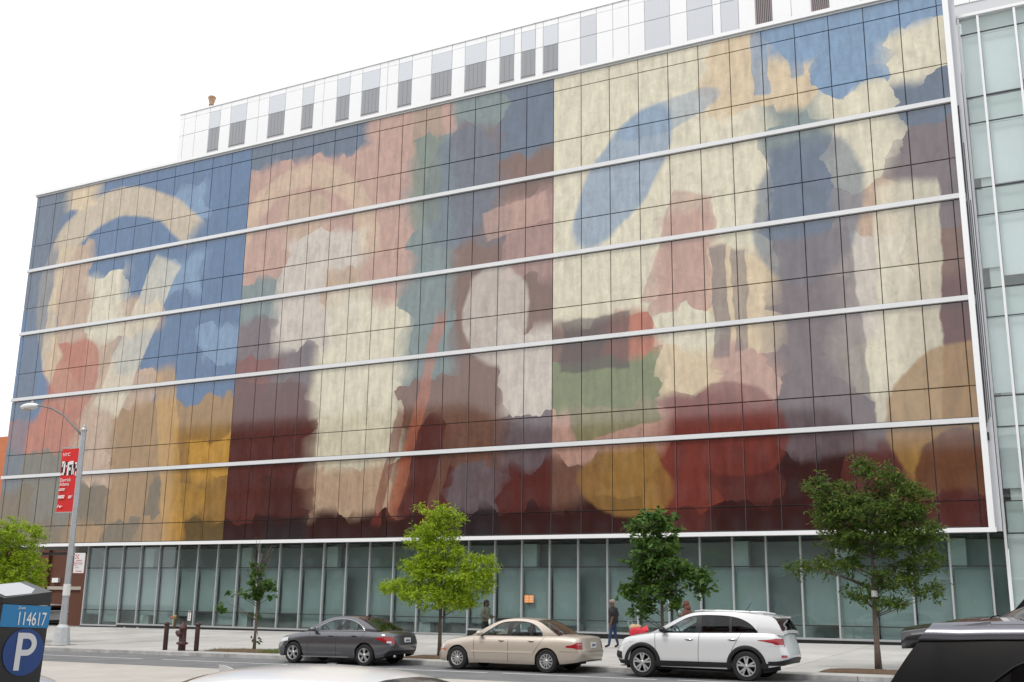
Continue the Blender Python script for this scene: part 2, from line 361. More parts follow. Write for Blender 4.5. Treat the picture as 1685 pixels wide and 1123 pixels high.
for n, (a, x0, x1, za, zb, sec) in enumerate(panels):
    if n < 300:
        key = (round(x1 - x0, 3), round(zb - za, 3), sec)
        if key not in pmesh:
            w_, h_ = (x1 - x0) / 2, (zb - za) / 2; k = 0.012
            q = MB().add([(-w_+k,-.0,-h_+k),(w_-k,0,-h_+k),(w_-k,0,h_-k),(-w_+k,0,h_-k),(-w_,k,-h_),(w_,k,-h_),(w_,k,h_),(-w_,k,h_),(-w_,.04,-h_),(w_,.04,-h_),(w_,.04,h_),(-w_,.04,h_)],
                 [(0,1,2,3),(4,5,1,0),(5,6,2,1),(6,7,3,2),(7,4,0,3),(8,9,5,4),(9,10,6,5),(10,11,7,6),(11,8,4,7)])
            pmesh[key] = q.mesh('glass_panel', (secA, secB, secC)[sec])
        link('glass_panel', pmesh[key], bld, ((x0 + x1) / 2, 0, (za + zb) / 2))
    else:
        rest.cur = sec
        rest.box(x0, x1, 0.0, 0.04, za, zb)
stuff(rest.build('small_glass_panels', [secA, secB, secC], bld, fix=False))
# dark backing and volume of the upper storeys
b = MB().box(XL + .03, XR - .03, .07, 16, 4.86, 27.3); b.build('upper_volume', darkm, bld)
for z in sorted(bands_at):
    bb = MB().box(XL, XR, -.13, .06, z - .09, z + .105); o = bb.build('white_band', mat('band_white', (.66, .67, .685), .4, noise=.06, nscale=.7), bld)
    MB().box(XL, XR, -.05, .06, z + .105, z + .127).build('shadow_gap', dark, o)
MB().box(XL - .1, XR + .3, -.16, .5, 27.56, 27.74).build('roof_coping', white, bld)
MB().box(XL - .05, XR + .25, -.06, .4, 27.45, 27.555).build('roof_edge', alum, bld)
MB().box(XL - .08, XR + .26, -.16, .06, 4.70, 4.87).build('bottom_edge', white, bld)
MB().box(XL, XR + .2, .061, .86, 4.74, 4.86).build('soffit', mat('soffit', (0.10, 0.10, 0.105), 0.6), bld)
# right end return: white jamb, then slotted side face
MB().box(XR, XR + .22, -.16, .02, 4.87, 27.56).build('end_jamb', white, bld)
sf = MB().box(XR + .1, XR + .2, .021, .88, 4.75, 27.5).build('side_face', mat('side_face_grey', (0.50, 0.51, 0.54), 0.5), bld)
for k in range(4):
    y = .12 + k * .19
    for za, zb in ((5.0, 8.3), (8.7, 13.6), (14.0, 17.9), (18.3, 22.1)):
        if za < 6: continue
        MB().box(XR + .2, XR + .235, y, y + .07, za, zb).build('side_louvre', dark if k % 2 == 0 else alum, sf)
rp_ = MB().box(XR + .2, 48.684, .30, .40, 4.75, 27.4).build('return_panel', mat('return_grey', (.62, .63, .66), .5), bld)
for k_, (za_, zb_) in enumerate(((8.9, 22.2), (9.0, 20.5), (9.1, 18.0))): MB().box(XR + .235 + k_ * .065, XR + .262 + k_ * .065, .285, .299, za_, zb_).build('slot', dark, rp_)
MB().box(XR + .2, XR + .28, .2, .299, 8.2, 8.5).build('side_bracket', darkm, sf)
# ground floor
GX = [(-.357 + .9543 * i) * W for i in range(35)] + [48.73]
GY = 0.9
def gbot(i): return 0.28 if i < 2 else (0.38 if i < 18 else 0.62)
gf = bld
mullion_cache = {}
for i, x in enumerate(GX[:-1]):
    z0 = min(gbot(i), gbot(max(i - 1, 0)))
    if z0 not in mullion_cache: mullion_cache[z0] = MB().box(-.036, .036, -.11, .05, z0, 4.74).mesh('mullion', alum)
    link('mullion', mullion_cache[z0], gf, (x, GY, 0))
pc = {}
blindm = mat('roller_blind', (0.42, 0.435, 0.44), 0.8, noise=0.1, nscale=0.6)
random.seed(3)
for i in range(34):
    x0, x1 = GX[i], GX[i + 1]
    for k, (za, zb) in enumerate(((gbot(i) + .05, 1.12), (1.17, 3.46), (3.51, 4.72))):
        key = (k, gbot(i) if k == 0 else 0)
        if key not in pc: pc[key] = MB().box(-(x1-x0)/2 + .03, (x1-x0)/2 - .03, 0, .02, za, zb).mesh('window_pane', gf_glass)
        o = link('window_pane', pc[key], gf, ((x0 + x1) / 2, GY, 0))
        o.rotation_euler = (0, 0, rad(random.uniform(-.25, .25)))
MB().box(GX[34] + .045, GX[35] - .02, GY, GY + .02, 1.17, 3.46).build('window_pane', gf_glass, gf)
MB().box(GX[34] + .045, GX[35] - .02, GY, GY + .02, 3.51, 4.72).build('window_pane', gf_glass, gf)
MB().box(GX[34] + .045, GX[35] - .02, GY, GY + .02, .67, 1.12).build('window_pane', gf_glass, gf)
for z in (1.145, 3.485): MB().box(GX[0], GX[35], GY - .03, GY + .03, z - .024, z + .024).build('transom', darkm, gf)
for i0, i1 in ((0, 2), (2, 18), (18, 35)):
    z = gbot(i0)
    MB().box(GX[i0] + (.043 if i0 else -.04), GX[i1], GY - .12, GY + .04, z - .03, z + .05).build('window_sill', alum, gf)
    MB().box(GX[i0] - (.0 if i0 else .04), GX[i1] + (0.3 if i1 == 35 else 0), GY - .10, GY + .4, -.6, z - .032).build('plinth', black_stone, gf)
# interior seen through the glass: blinds, columns, dark ceiling void
MB().box(GX[0] + .1, 48.7, 1.7, 1.75, -.2, 4.54).build('interior_wall', blindm, gf)
MB().box(GX[0], GX[0] + .05, GY + .05, 16, -.4, 4.74).build('end_wall', alum, gf)
for i in (3, 8, 12, 16, 20, 27, 30, 33):
    x = GX[i]; MB().box(x - .1, x + .55, 1.25, 1.6, -.2, 4.6).build('interior_column', mat('column_white', (0.72, 0.74, 0.72), 0.7), gf)
for i in range(34):
    if i in (13, 22, 28): continue
    d_ = random.choice((1.5, 1.9, 2.2, 2.3)); zb = 3.44
    MB().box(GX[i] + .08, GX[i+1] - .08, GY + .16, GY + .18, random.choice((.5, .5, .9, 1.18)), zb).build('roller_blind', blindm, gf)
MB().box(GX[0], 48.7, 1.1, 2.5, 4.55, 4.73).build('interior_ceiling', mat('ceiling_void', (0.05, 0.055, 0.055), 0.8), gf)
# small things on the facade
o = MB().box(-.11, .11, -.012, 0, -.26, .26).build('notice_sheet', mat('notice_white', (.78, .78, .78), .6), loc=(7.7, GY - .002, .93)); tag(o, 'small white paper notice with grey figures stuck low on the glazing', 'notice')
for k, z in enumerate((-.14, 0, .13)): MB().box(-.05, .05, -.015, -.0125, z - .045, z + .045).build('printed_figure', mat('notice_grey', (.35, .33, .33), .7), o)
o = MB().box(-.24, .24, -.012, 0, -.17, .17).build('orange_notice', mat('notice_orange', (.80, .26, .06), .6), loc=(28.45, GY - .002, 2.05)); tag(o, 'orange and cream printed notice on the glazing', 'notice')
cream = mat('notice_cream', (.82, .68, .45), .6)
for r in range(4):
    MB().box(-.2, -.03, -.015, -.0125, .1 - r * .075, .13 - r * .075).build('printed_line', cream, o)
    MB().box(.03, .2, -.015, -.0125, .1 - r * .075, .13 - r * .075).build('printed_line', cream, o)

# ---------------------------------------------------------------- glass wing at the right
wing = thing('glass_wing', 'pale green glass curtain wall wing beside the end of the mural', 'building', (0, 0, 0))
wx = [48.73, 49.5, 50.91, 52.35, 53.8, 55.25, 56.7, 58.15]
wz = [26.36, 25.6, 22.7, 21.53, 18.67, 17.49, 14.4, 13.2, 10.0, 8.79, 5.92, 4.71, 1.15, .66]
for i in range(len(wx) - 1):
    for j in range(len(wz) - 1):
        MB().box(wx[i] + .03, wx[i+1] - .03, GY, GY + .02, wz[j+1] + .02, wz[j] - .02).build('glass_pane', wing_glass, wing)
for x in wx: MB().box(x - .045, x + .045, GY - .12, GY + .06, .6, 26.36).build('mullion', white, wing)
for z in wz[1:]: MB().box(wx[0] + .05, wx[-1], GY - .025, GY + .03, z - .02, z + .02).build('transom', darkm, wing)
MB().box(wx[0] - .1, wx[-1] + .1, GY - .15, GY + .4, 26.37, 26.5).build('roof_coping', white, wing)
for k, (za, zb) in enumerate(zip(wz[1:], wz[:-1])):
    if zb - za > 1.5:
        for x0_, x1_ in zip(wx[:-1], wx[1:]):
            MB().box(x0_ + .06, x1_ - .06, GY + .2, GY + .23, za + random.choice((.1, .15, .5, .9)), zb - .03).build('roller_blind', mat('wing_blind', (.74, .77, .775), .8, noise=.08, nscale=.5), wing)
    elif False: MB().box(wx[0] + .1, wx[-1] - .1, GY + .2, GY + .25, za + .15, zb).build('roller_blind', mat('wing_blind', (.80, .83, .82), .8, noise=.06, nscale=.5), wing)
    else: MB().box(wx[0] + .1, wx[-1] - .1, GY + .22, GY + .27, za, zb).build('spandrel', mat('wing_spandrel', (.62, .67, .66), .6), wing)
for i in (0, 2, 5): MB().box(wx[i] + .3, wx[i] + .75, GY + .3, GY + .49, .6, 26.2).build('interior_column', mat('column_white'), wing)
MB().box(wx[0], wx[-1], GY + 1.2, 14, .2, 26.3).build('rear_volume', mat('wing_inner', (.30, .34, .34), .8), wing)
MB().box(wx[0], wx[-1], GY - .1, GY + .4, -.5, .6).build('plinth', black_stone, wing)

# ---------------------------------------------------------------- white tower behind
tower = thing('hospital_tower', 'white panelled upper storeys with grey windows rising behind the mural roofline', 'building')
TY = 8.0
edges = [(-3.97,'w'),(-3.5,'w'),(-2.39,'w'),(-1.06,'n'),(-.05,'w'),(.92,'n'),(2.37,'w'),(3.46,'w'),(4.38,'n'),(5.81,'w'),(7.28,'n'),(8.25,'w'),(9.07,'w'),(10.17,'n'),(11.22,'w'),(12.2,'n'),(13.6,'w'),(14.2,'w'),
 (15.06,'n'),(16.09,'w'),(17.56,'n'),(19.06,'w'),(20.01,'n'),(21.52,'w'),(22.48,'n'),(23.47,'w'),(23.95,'n'),(24.92,'w'),(25.43,'n'),(26.43,'w'),(27.88,'g'),(28.9,'w'),(29.94,'w'),(30.93,'w'),(31.9,'g'),(33.41,'w'),(34.42,'g'),(35.89,'w'),(36.36,'g'),(37.36,'w'),(38.28,'l'),(39.19,'w'),(40.21,'w'),(41.26,'l'),(42.19,'w'),(43.76,'l'),(44.65,'w'),(46.0,'w'),(47.4,'w'),(48.9,'w'),(50.4,'w'),(51.9,'w'),(53.4,'w'),(54.9,'w'),(56.4,'w'),(58,'w')]
MB().box(-3.9, 57.9, TY + .04, TY + 22, 20, 35.9).build('tower_volume', mat('tower_joint', (.60, .61, .63), .7), tower)
for (a, k), (c, _) in zip(edges[:-1], edges[1:]):
    g = .018; m1 = grey_pan if k in 'ng' else white2
    if k == 'g': m1 = mat('pale_grey_cladding', (0.58, 0.60, 0.64), 0.5)
    MB().box(a + g, c - g, TY, TY + .04, 35.62, 35.98).build('parapet_panel', white2, tower)
    zc = 34.3
    if k == 'l':
        MB().box(a + g, c - g, TY, TY + .04, 34.32, 35.6).build('cladding_panel', white2, tower)
        lv = MB().box(a + g, c - g, TY + .03, TY + .039, 31.8, 34.28).build('louvre', mat('louvre_back', (.14, .142, .146), .6), tower)
        for q in range(9):
            x = a + .06 + (c - a - .12) * q / 8
            MB().box(x - .022, x + .022, TY - .03, TY + .028, 31.8, 34.28).build('louvre_blade', mat('louvre_blade', (.30, .245, .25), .5), lv)
        continue
    MB().box(a + g, c - g, TY, TY + .04, zc + .02, 35.6).build('cladding_panel', m1 if k != 'n' else mat('spandrel_grey', (0.62, 0.65, 0.69), 0.5), tower)
    if k == 'n':
        w_ = MB().box(a + .03, c - .03, TY + .02, TY + .036, 31.2, zc - .02).build('window', tower_glass, tower)
        MB().box(a + .03, c - .03, TY - .01, TY + .019, 32.6, 32.65).build('window_bar', mat('window_bar', (.2, .2, .21), .5), w_)
        MB().box(a + .03, c - .03, TY + .005, TY + .018, 31.2, 32.58).build('lower_sash', mat('lower_sash', (.46, .46, .465), .35), w_)
        nst = 5 if c - a > 1.2 else 3
        for q in range(1, nst): MB().box(a + (c-a)*q/nst - .008, a + (c-a)*q/nst + .008, TY + .008, TY + .019, 32.66, zc - .03).build('blind_slat', mat('blind_edge', (.29, .29, .31), .6), w_)
    else:
        MB().box(a + g, c - g, TY, TY + .04, 31.0, zc - .02).build('cladding_panel', m1, tower)
MB().box(-4.0, 58, TY - .05, TY + .4, 35.99, 36.08).build('parapet_cap', white2, tower)
v = thing('roof_vent', 'rusty flared exhaust vent on a white pipe above the white tower', 'vent', (-2.6, 9.6, 35.9)); v.scale = (.55, .55, .9)
MB().lathe([(.24, 0), (.24, 1.35)], n=14).build('pipe', white2, v, True)
MB().lathe([(.27, 1.35), (.40, 1.45), (.30, 1.5), (.5, 2.0), (.56, 2.1), (.44, 2.2), (.1, 2.22)], n=14).build('cowl', mat('rusty_vent', (.36, .22, .13), .7, noise=.5, nscale=6), v, True)
MB().tube([(-.35, 0, 0), (-.34, 0, .7), (-.42, 0, 1.0), (-.36, 0, 1.3)], .02, 5).build('cable', darkm, v)
v = thing('roof_vent', 'small white mushroom vent on the roof edge of the white tower', 'vent', (2.2, 9.2, 35.9))
MB().lathe([(.12, 0), (.12, .55)], n=10).build('pipe', mat('grey_pipe', (.4, .4, .4), .6), v, True)
MB().lathe([(.18, .55), (.3, .7), (.3, .95), (.2, 1.05), (.02, 1.08)], n=12).build('cowl', white2, v, True)

# ---------------------------------------------------------------- brick building beyond the passage
bb = thing('brick_building', 'red brown brick building seen beyond the passage under the mural', 'building', (0, 0, 0))
gz = -.6
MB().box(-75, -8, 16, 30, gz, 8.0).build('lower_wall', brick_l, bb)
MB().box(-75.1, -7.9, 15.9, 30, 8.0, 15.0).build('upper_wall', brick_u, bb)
MB().box(-75.2, -7.8, 15.85, 16, 2.35, 2.6).build('stone_band', stone, bb)
for k, (x0, x1, z0, z1) in enumerate([(-26.1, -25.3, 4.0, 6.8), (-24.3, -23.6, 2.9, 6.8), (-29, -28, 3.5, 6.5), (-33, -32, 3.5, 6.5), (-14, -13, 3.2, 6.5)]):
    f_ = MB().box(x0, x1, 15.94, 16.02, z0, z1).build('window', darkm, bb)
    MB().box(x0 - .1, x1 + .1, 15.8, 15.93, z0 - .12, z0).build('sill', stone, f_)
for k, x in enumerate((-22.9, -18.0, -27, -15)): MB().box(x, x + .9, 15.7, 15.99, gz, 7.99).build('pilaster', brick_l, bb)
MB().box(-21.4, -20.7, 15.75, 15.99, 2.9, 3.25).build('wall_light', white, bb)
for x in (-5.5, -2.2):
    o = MB().box(x - .12, x + .12, 1.2, 1.45, 4.35, 4.73); o = o.build('soffit_lamp', mat('lamp_box', (.6, .6, .58), .5), bld)
MB().box(-7.6, -.6, 1.6, 1.75, 4.3, 4.45).build('soffit_beam', darkm, bld)
MB().box(-7.8, -.58, .87, 15.9, 4.74, 4.85).build('passage_ceiling', mat('soffit'), bld)

# ---------------------------------------------------------------- houses across the avenue (they show in the glass)
def row_house(x0, x1, h, m, label, seed, trim):
    r = thing('apartment_house', label, 'building', (0, 0, 0), group='apartment houses lining the near side of the avenue')
    MB().box(x0, x1, -66, -51, -.4, h).build('wall', m, r)
    MB().box(x0 - .1, x1 + .1, -51, -50.5, h - .7, h + .3).build('cornice', trim, r)
    n = int((x1 - x0) / 2.6); wm = MB().box(-.55, .55, -.04, .0, -.9, .9).mesh('window', tower_glass); lm_ = MB().box(-.7, .7, -.0, .12, -1.08, -.92).mesh('sill', trim)
    fl = int(h / 3.3)
    for i in range(n):
        for j in range(fl):
            x = x0 + (i + .5) * (x1 - x0) / n; z = 2.0 + j * 3.3
            w_ = link('window', wm, r, (x, -50.95, z)); link('sill', lm_, w_)
row_house(-45, -4, 21.5, mat('house_brown', (.16, .10, .075), .9, noise=.15), 'tall brown brick apartment house with a tan cornice', 1, stone)
row_house(-3.5, 33, 18.5, mat('house_red', (.17, .07, .055), .9, noise=.15), 'red brick apartment house with a dark cornice', 2, darkm)
row_house(33.5, 62, 15.5, mat('house_dark', (.12, .085, .07), .9, noise=.15), 'dark brick apartment house with a pale cornice', 3, white2)
row_house(62.5, 100, 17, mat('house_tan', (.30, .23, .16), .9, noise=.15), 'tan brick apartment house with a stone cornice', 4, stone)

# ---------------------------------------------------------------- street lamp, banner, plates
LX, LY = 15.29, -13.89; LZ = zs(LX, LY)
lamp = thing('street_lamp', 'tall grey steel street lamp with a curved arm and flared square base', 'street lamp', (LX, LY, LZ))
b = MB()
prof = [(.155, .72), (.13, 1.5), (.115, 4.0), (.105, 8.55)]
b.lathe(prof, n=8); sharp(b.build('pole', galv, lamp, True))
b = MB(); b.lathe([(.36, .02), (.34, .08), (.27, .68), (.17, .78), (.15, .80)], n=8); b.build('base', mat('base_steel', (.48, .50, .51), .55, noise=.2, nscale=5), lamp)
MB().box(-.42, .42, -.42, .42, -.06, .03).build('footing', mat('footing_concrete', (.30, .27, .24), .9, noise=.2, nscale=6), lamp)
MB().lathe([(.12, 8.5), (.13, 8.56), (.06, 8.66), (.07, 8.7), (.01, 8.76)], n=8).build('finial', galv, lamp)
arm = MB().tube([(0, 0, 8.25), (-.45, 0, 8.62), (-1.3, 0, 9.25), (-2.1, 0, 9.6), (-2.7, 0, 9.74), (-3.05, 0, 9.78)], [.05, .05, .045, .04, .036, .034], 7).build('arm', mat('arm_dark', (.16, .15, .14), .5), lamp, True)
hd = MB().sphere((-3.5, 0, 9.78), (.55, .2, .15), 14, 8).build('lamp_head', mat('lamp_white', (.68, .69, .68), .4), lamp, True)
MB().lathe([(.05, 9.9), (.05, 10.0), (.03, 10.02)], c=(-3.35, 0, 0), n=8).build('photocell', galv, hd)
MB().sphere((-3.62, 0, 9.70), (.33, .16, .12), 12, 8).build('lens', mat('lamp_lens', (.45, .42, .38), .2), hd, True)
MB().lathe([(.142, 1.9), (.14, 2.35)], n=8).build('collar', mat('tape_white', (.75, .75, .74), .6), lamp)
for z in (7.86, 5.2): MB().bar((0, 0, z - LZ), (-1.12, -.02, z - LZ), .035, .035).build('banner_arm', galv, lamp)

red = mat('banner_red', (.62, .012, .010), .6, noise=.05, nscale=3)
ink = mat('banner_ink', (.015, .015, .02), .6); bw = mat('banner_white', (.8, .78, .77), .6)
ban = thing('lamp_banner', 'red street banner with white lettering hung from the lamp post', 'banner', (LX - 1.1, LY - .02, 5.22))
b = MB(); rows = []
for j in range(13):
    z = 2.58 * j / 12; rows.append([(x, .02 * math.sin(z * 2.1 + x * 3), z) for x in [1.0 * i / 8 for i in range(9)]])
b.grid(rows); rows2 = [[(p[0], p[1] + .012, p[2]) for p in r] for r in rows]; b.grid(rows2); b.build('cloth', red, ban, True, fix=False)
RX = (math.pi / 2, 0, 0)
text_mesh('lettering', 'NYC', .20, bw, ban, (.08, -.035, 2.28), RX, sx=1.05)
def blk(m, *rs):
    b_ = MB()
    for x0, x1, z0, z1 in rs: b_.box(x0, x1, -.040 if m is bw else -.034, -.031, z0, z1)
    b_.build('printed_block', m, ban)
blk(ink, (.07, .36, 1.52, 2.06), (.44, .82, 1.5, 2.02), (.86, .93, 1.62, 2.0))
blk(bw, (.09, .24, 1.97, 2.07), (.2, .29, 1.6, 2.02), (.05, .14, 1.5, 1.57), (.12, .25, 1.5, 1.6), (.1, .15, 1.84, 1.96), (.33, .37, 1.82, 1.9), (.43, .52, 1.48, 2.02), (.52, .76, 1.92, 2.06), (.54, .62, 1.68, 1.8), (.7, .76, 1.5, 1.9), (.8, .84, 1.5, 1.75), (.86, .96, 1.92, 2.0), (.92, .97, 1.45, 1.62), (.92, .97, 1.75, 1.9))
text_mesh('lettering', 'Derrick', .205, bw, ban, (.06, -.035, 1.23), RX)
text_mesh('lettering', 'Adams', .205, bw, ban, (.06, -.035, 1.06), RX)
blk(bw, (.06, .42, .92, .95), (.06, .40, .865, .895), (.06, .44, .62, .67), (.06, .42, .55, .60), (.66, .90, .62, .645), (.66, .86, .58, .605), (.66, .84, .54, .565))
blk(bw, (.08, .12, .18, .25), (.11, .15, .22, .29), (.2, .28, .17, .25), (.3, .38, .22, .24))
sg = thing('parking_sign', 'white parking regulation plate with red marks on the lamp post', 'sign', (LX + .62, LY - .06, 3.17))
MB().box(-.29, .29, -.012, .012, -.39, .39).build('plate', mat('sign_white', (.78, .78, .78), .4), sg)
rd = mat('sign_red', (.55, .03, .05), .5)
b = MB()
for i in range(3):
    for j in range(3):
        if (i + j) % 2 == 0: b.box(-.24 + i * .07, -.18 + i * .07, -.016, -.0125, .16 + j * .06, .21 + j * .06)
b.box(-.18, .16, -.016, -.0125, .09, .115); b.box(-.15, .2, -.016, -.0125, -.33, -.305)
for (x0, x1, z0, z1) in ((-.26, -.06, .03, .045), (-.26, -.06, -.1, -.085), (-.26, -.245, -.1, .045), (-.075, -.06, -.1, .045), (-.19, -.13, -.05, .0)): b.box(x0, x1, -.016, -.0125, z0, z1)
b.build('red_print', rd, sg)
b = MB()
for z in (.03, 0, -.03, -.06): b.box(-.03, .2, -.016, -.0125, z, z + .012)
for z in (-.17, -.2): b.box(-.22, .02, -.016, -.0125, z, z + .012)
b.build('small_print', mat('notice_grey'), sg)
MB().bar((-.62, .06, .3), (-.2, .02, .3), .03, .03).build('bracket', galv, sg)
# hydrant, bollards, standpipe
def gz_(x, y): return zs(x, y)
hx_, hy_ = 22.26, -14.5
hyd = thing('fire_hydrant', 'rusty brown fire hydrant standing between two bollards', 'hydrant', (hx_, hy_, gz_(hx_, hy_)))
hy = mat('hydrant_brown', (.075, .03, .024), .6, noise=.4, nscale=9)
MB().lathe([(.13, 0), (.13, .2), (.21, .23), (.21, .27), (.13, .31), (.125, .72), (.15, .75), (.15, .79), (.13, .82), (.10, .9), (.05, .95), (.04, 1.0), (.01, 1.02)], n=16).build('barrel', hy, hyd, True)
MB().lathe([(.075, -.3), (.085, -.26), (.085, -.2), (.07, -.18), (.07, 0)], c=(0, 0, .62), axis='x', n=12).build('nozzle', mat('hydrant_cap', (.03, .026, .026), .6), hyd, True)
MB().lathe([(.09, -.24), (.1, -.2), (.08, -.15), (.08, 0)], c=(0, 0, .58), axis='y', n=12).build('nozzle', hy, hyd, True)
MB().lathe([(.04, 1.0), (.035, 1.05)], n=5).build('operating_nut', hy, hyd)
for k, x in enumerate((21.45, 22.95)):
    bo = thing('bollard', 'brown steel bollard beside the hydrant on the %s side' % ('lamp post' if k == 0 else 'bare young tree'), 'bollard', (x, -14.5, gz_(x, -14.5)), group='bollards guarding the hydrant')
    MB().lathe([(.085, 0), (.085, .86), (.075, .89)], n=14).build('post', rust, bo, True)
    MB().lathe([(.10, .88), (.105, .92), (.09, .96), (.03, .985)], n=14).build('cap', rust, bo, True)
sp_ = thing('standpipe', 'brass standpipe inlet against the black plinth', 'standpipe', (7.0, .55, zs(7, .55)))
MB().lathe([(.07, 0), (.07, .5), (.11, .52), (.11, .66), (.08, .72), (.02, .74)], n=12).build('pipe', mat('brass', (.32, .24, .10), .45, metal=.6), sp_, True)
MB().lathe([(.06, 0), (.06, -.26), (.075, -.28)], c=(0, 0, .58), axis='x', n=10).build('inlet', mat('brass_red', (.45, .12, .08), .5), sp_, True)
for k, x in enumerate((3.0, 4.0, 15.1)):
    MB().lathe([(.09, -.03), (.09, .0)], c=(x, GY - .105, .16), axis='y', n=12).build('plinth_valve', alum, bld)

# ---------------------------------------------------------------- parking meter close to the camera
pm = thing('parking_meter', 'black pay station with blue number band and round P badge', 'parking meter', (46.04, -40.44, zr(45.5) + .14)); pm.scale = (.92, .92, .965)
pm.rotation_euler = (rad(0), rad(2.0), rad(82))
blk_ = mat('meter_black', (.012, .012, .013), .35, noise=.25, nscale=12)
ZT = 1.86
hw_ = .155
b = MB()   # body: slanted lid rises to the back/right
b.add([(-hw_,-.15,0),(hw_,-.15,0),(hw_,.17,0),(-hw_,.17,0),(-hw_,-.15,1.702),(hw_,-.15,1.702),(hw_,.17,1.702),(-hw_,.17,1.702)],
      [(0,3,2,1),(4,5,6,7),(0,1,5,4),(1,2,6,5),(2,3,7,6),(3,0,4,7)])
ob = b.build('cabinet', blk_, pm)
b = MB(); b.add([(-hw_,-.15,1.704),(hw_,-.15,1.704),(hw_,.17,1.704),(-hw_,.17,1.704),(-hw_,-.15,1.735),(hw_,-.15,1.785),(hw_,.17,1.845),(-hw_,.17,1.80)],
      [(0,3,2,1),(4,5,6,7),(0,1,5,4),(1,2,6,5),(2,3,7,6),(3,0,4,7)])
lid = b.build('lid', blk_, pm)
b = MB(); b.add([(-hw_+.02,-.13,1.7455),(hw_-.05,-.12,1.781),(hw_-.05,.15,1.8365),(-hw_+.02,.15,1.803)], [(0,1,2,3)]); b.build('solar_panel', mat('solar_glass', (.35, .36, .38), .08, spec=1.0), lid)
bd = MB().box(-hw_ - .001, hw_ + .002, -.156, -.1501, 1.575, 1.70).build('number_band', mat('band_blue', (.012, .19, .42), .4), pm)
text_mesh('lettering', '114617', .108, bw, bd, (-.06, -.158, 1.588), RX, ext=.001, sx=.60)
text_mesh('lettering', 'Zone', .022, bw, bd, (-.06, -.158, 1.677), RX, ext=.0008)
bdg = MB().lathe([(.132, -.156), (.132, -.1501)], c=(.018, 0, 1.437), axis='y', n=40).build('badge', mat('badge_blue', (.008, .045, .19), .4), pm)
pw = mat('badge_white', (.62, .63, .64), .5)
b = MB(); b.box(-.035, .0, -.16, -.157, 1.245, 1.455)
rows = [[], []]
for k in range(17):
    a = math.pi / 2 - math.pi * k / 16
    rows[0].append((.030 + .064 * math.cos(a), -.16, 1.391 + .064 * math.sin(a))); rows[1].append((.030 + .031 * math.cos(a), -.16, 1.391 + .031 * math.sin(a)))
b.grid(rows); b.box(0, .032, -.16, -.157, 1.422, 1.455); b.box(0, .032, -.16, -.157, 1.327, 1.360)
lp = b.build('letter_p', pw, bdg, fix=False); lp.location = (0, 0, .09)
MB().box(-.145, -.140, -.152, -.1499, .2, 1.52).build('door_seam', dark, pm)
for x, z in ((.02, 1.23), (-.04, 1.19), (.05, 1.15), (.03, 1.175)): MB().lathe([(.012, -.154), (.012, -.1501)], c=(x, 0, z), axis='y', n=10).build('lock', darkm, pm)

# ---------------------------------------------------------------- trees
def leaf_mat(name, c1, c2, c3):
    m = bpy.data.materials.new(name); m.use_nodes = True; t = m.node_tree; t.nodes.clear()
    o = t.nodes.new('ShaderNodeOutputMaterial'); ge = t.nodes.new('ShaderNodeNewGeometry'); rp = t.nodes.new('ShaderNodeValToRGB')
    rp.color_ramp.elements.new(.5)
    for e, p_, c in zip(rp.color_ramp.elements, (0, .5, 1), (c1, c2, c3)): e.position = p_; e.color = c + (1,)
    t.links.new(ge.outputs['Random Per Island'], rp.inputs[0])
    d = t.nodes.new('ShaderNodeBsdfPrincipled'); d.inputs['Roughness'].default_value = .5; d.inputs['Specular IOR Level'].default_value = .35
    tr = t.nodes.new('ShaderNodeBsdfTranslucent'); mx = t.nodes.new('ShaderNodeMixShader'); mx.inputs[0].default_value = .38
    t.links.new(rp.outputs[0], d.inputs['Base Color']); t.links.new(rp.outputs[0], tr.inputs[0])
    t.links.new(d.outputs[0], mx.inputs[1]); t.links.new(tr.outputs[0], mx.inputs[2]); t.links.new(mx.outputs[0], o.inputs[0]); return m
bright = leaf_mat('leaf_bright', (.20, .31, .012), (.31, .44, .02), (.42, .53, .03))
mid = leaf_mat('leaf_mid', (.045, .10, .016), (.085, .15, .02), (.16, .20, .03))
deep = leaf_mat('leaf_deep', (.035, .09, .018), (.07, .15, .024), (.12, .21, .03))
bark = mat('bark', (.13, .10, .08), .9, noise=.35, nscale=14, bump=.6, bscale=30)

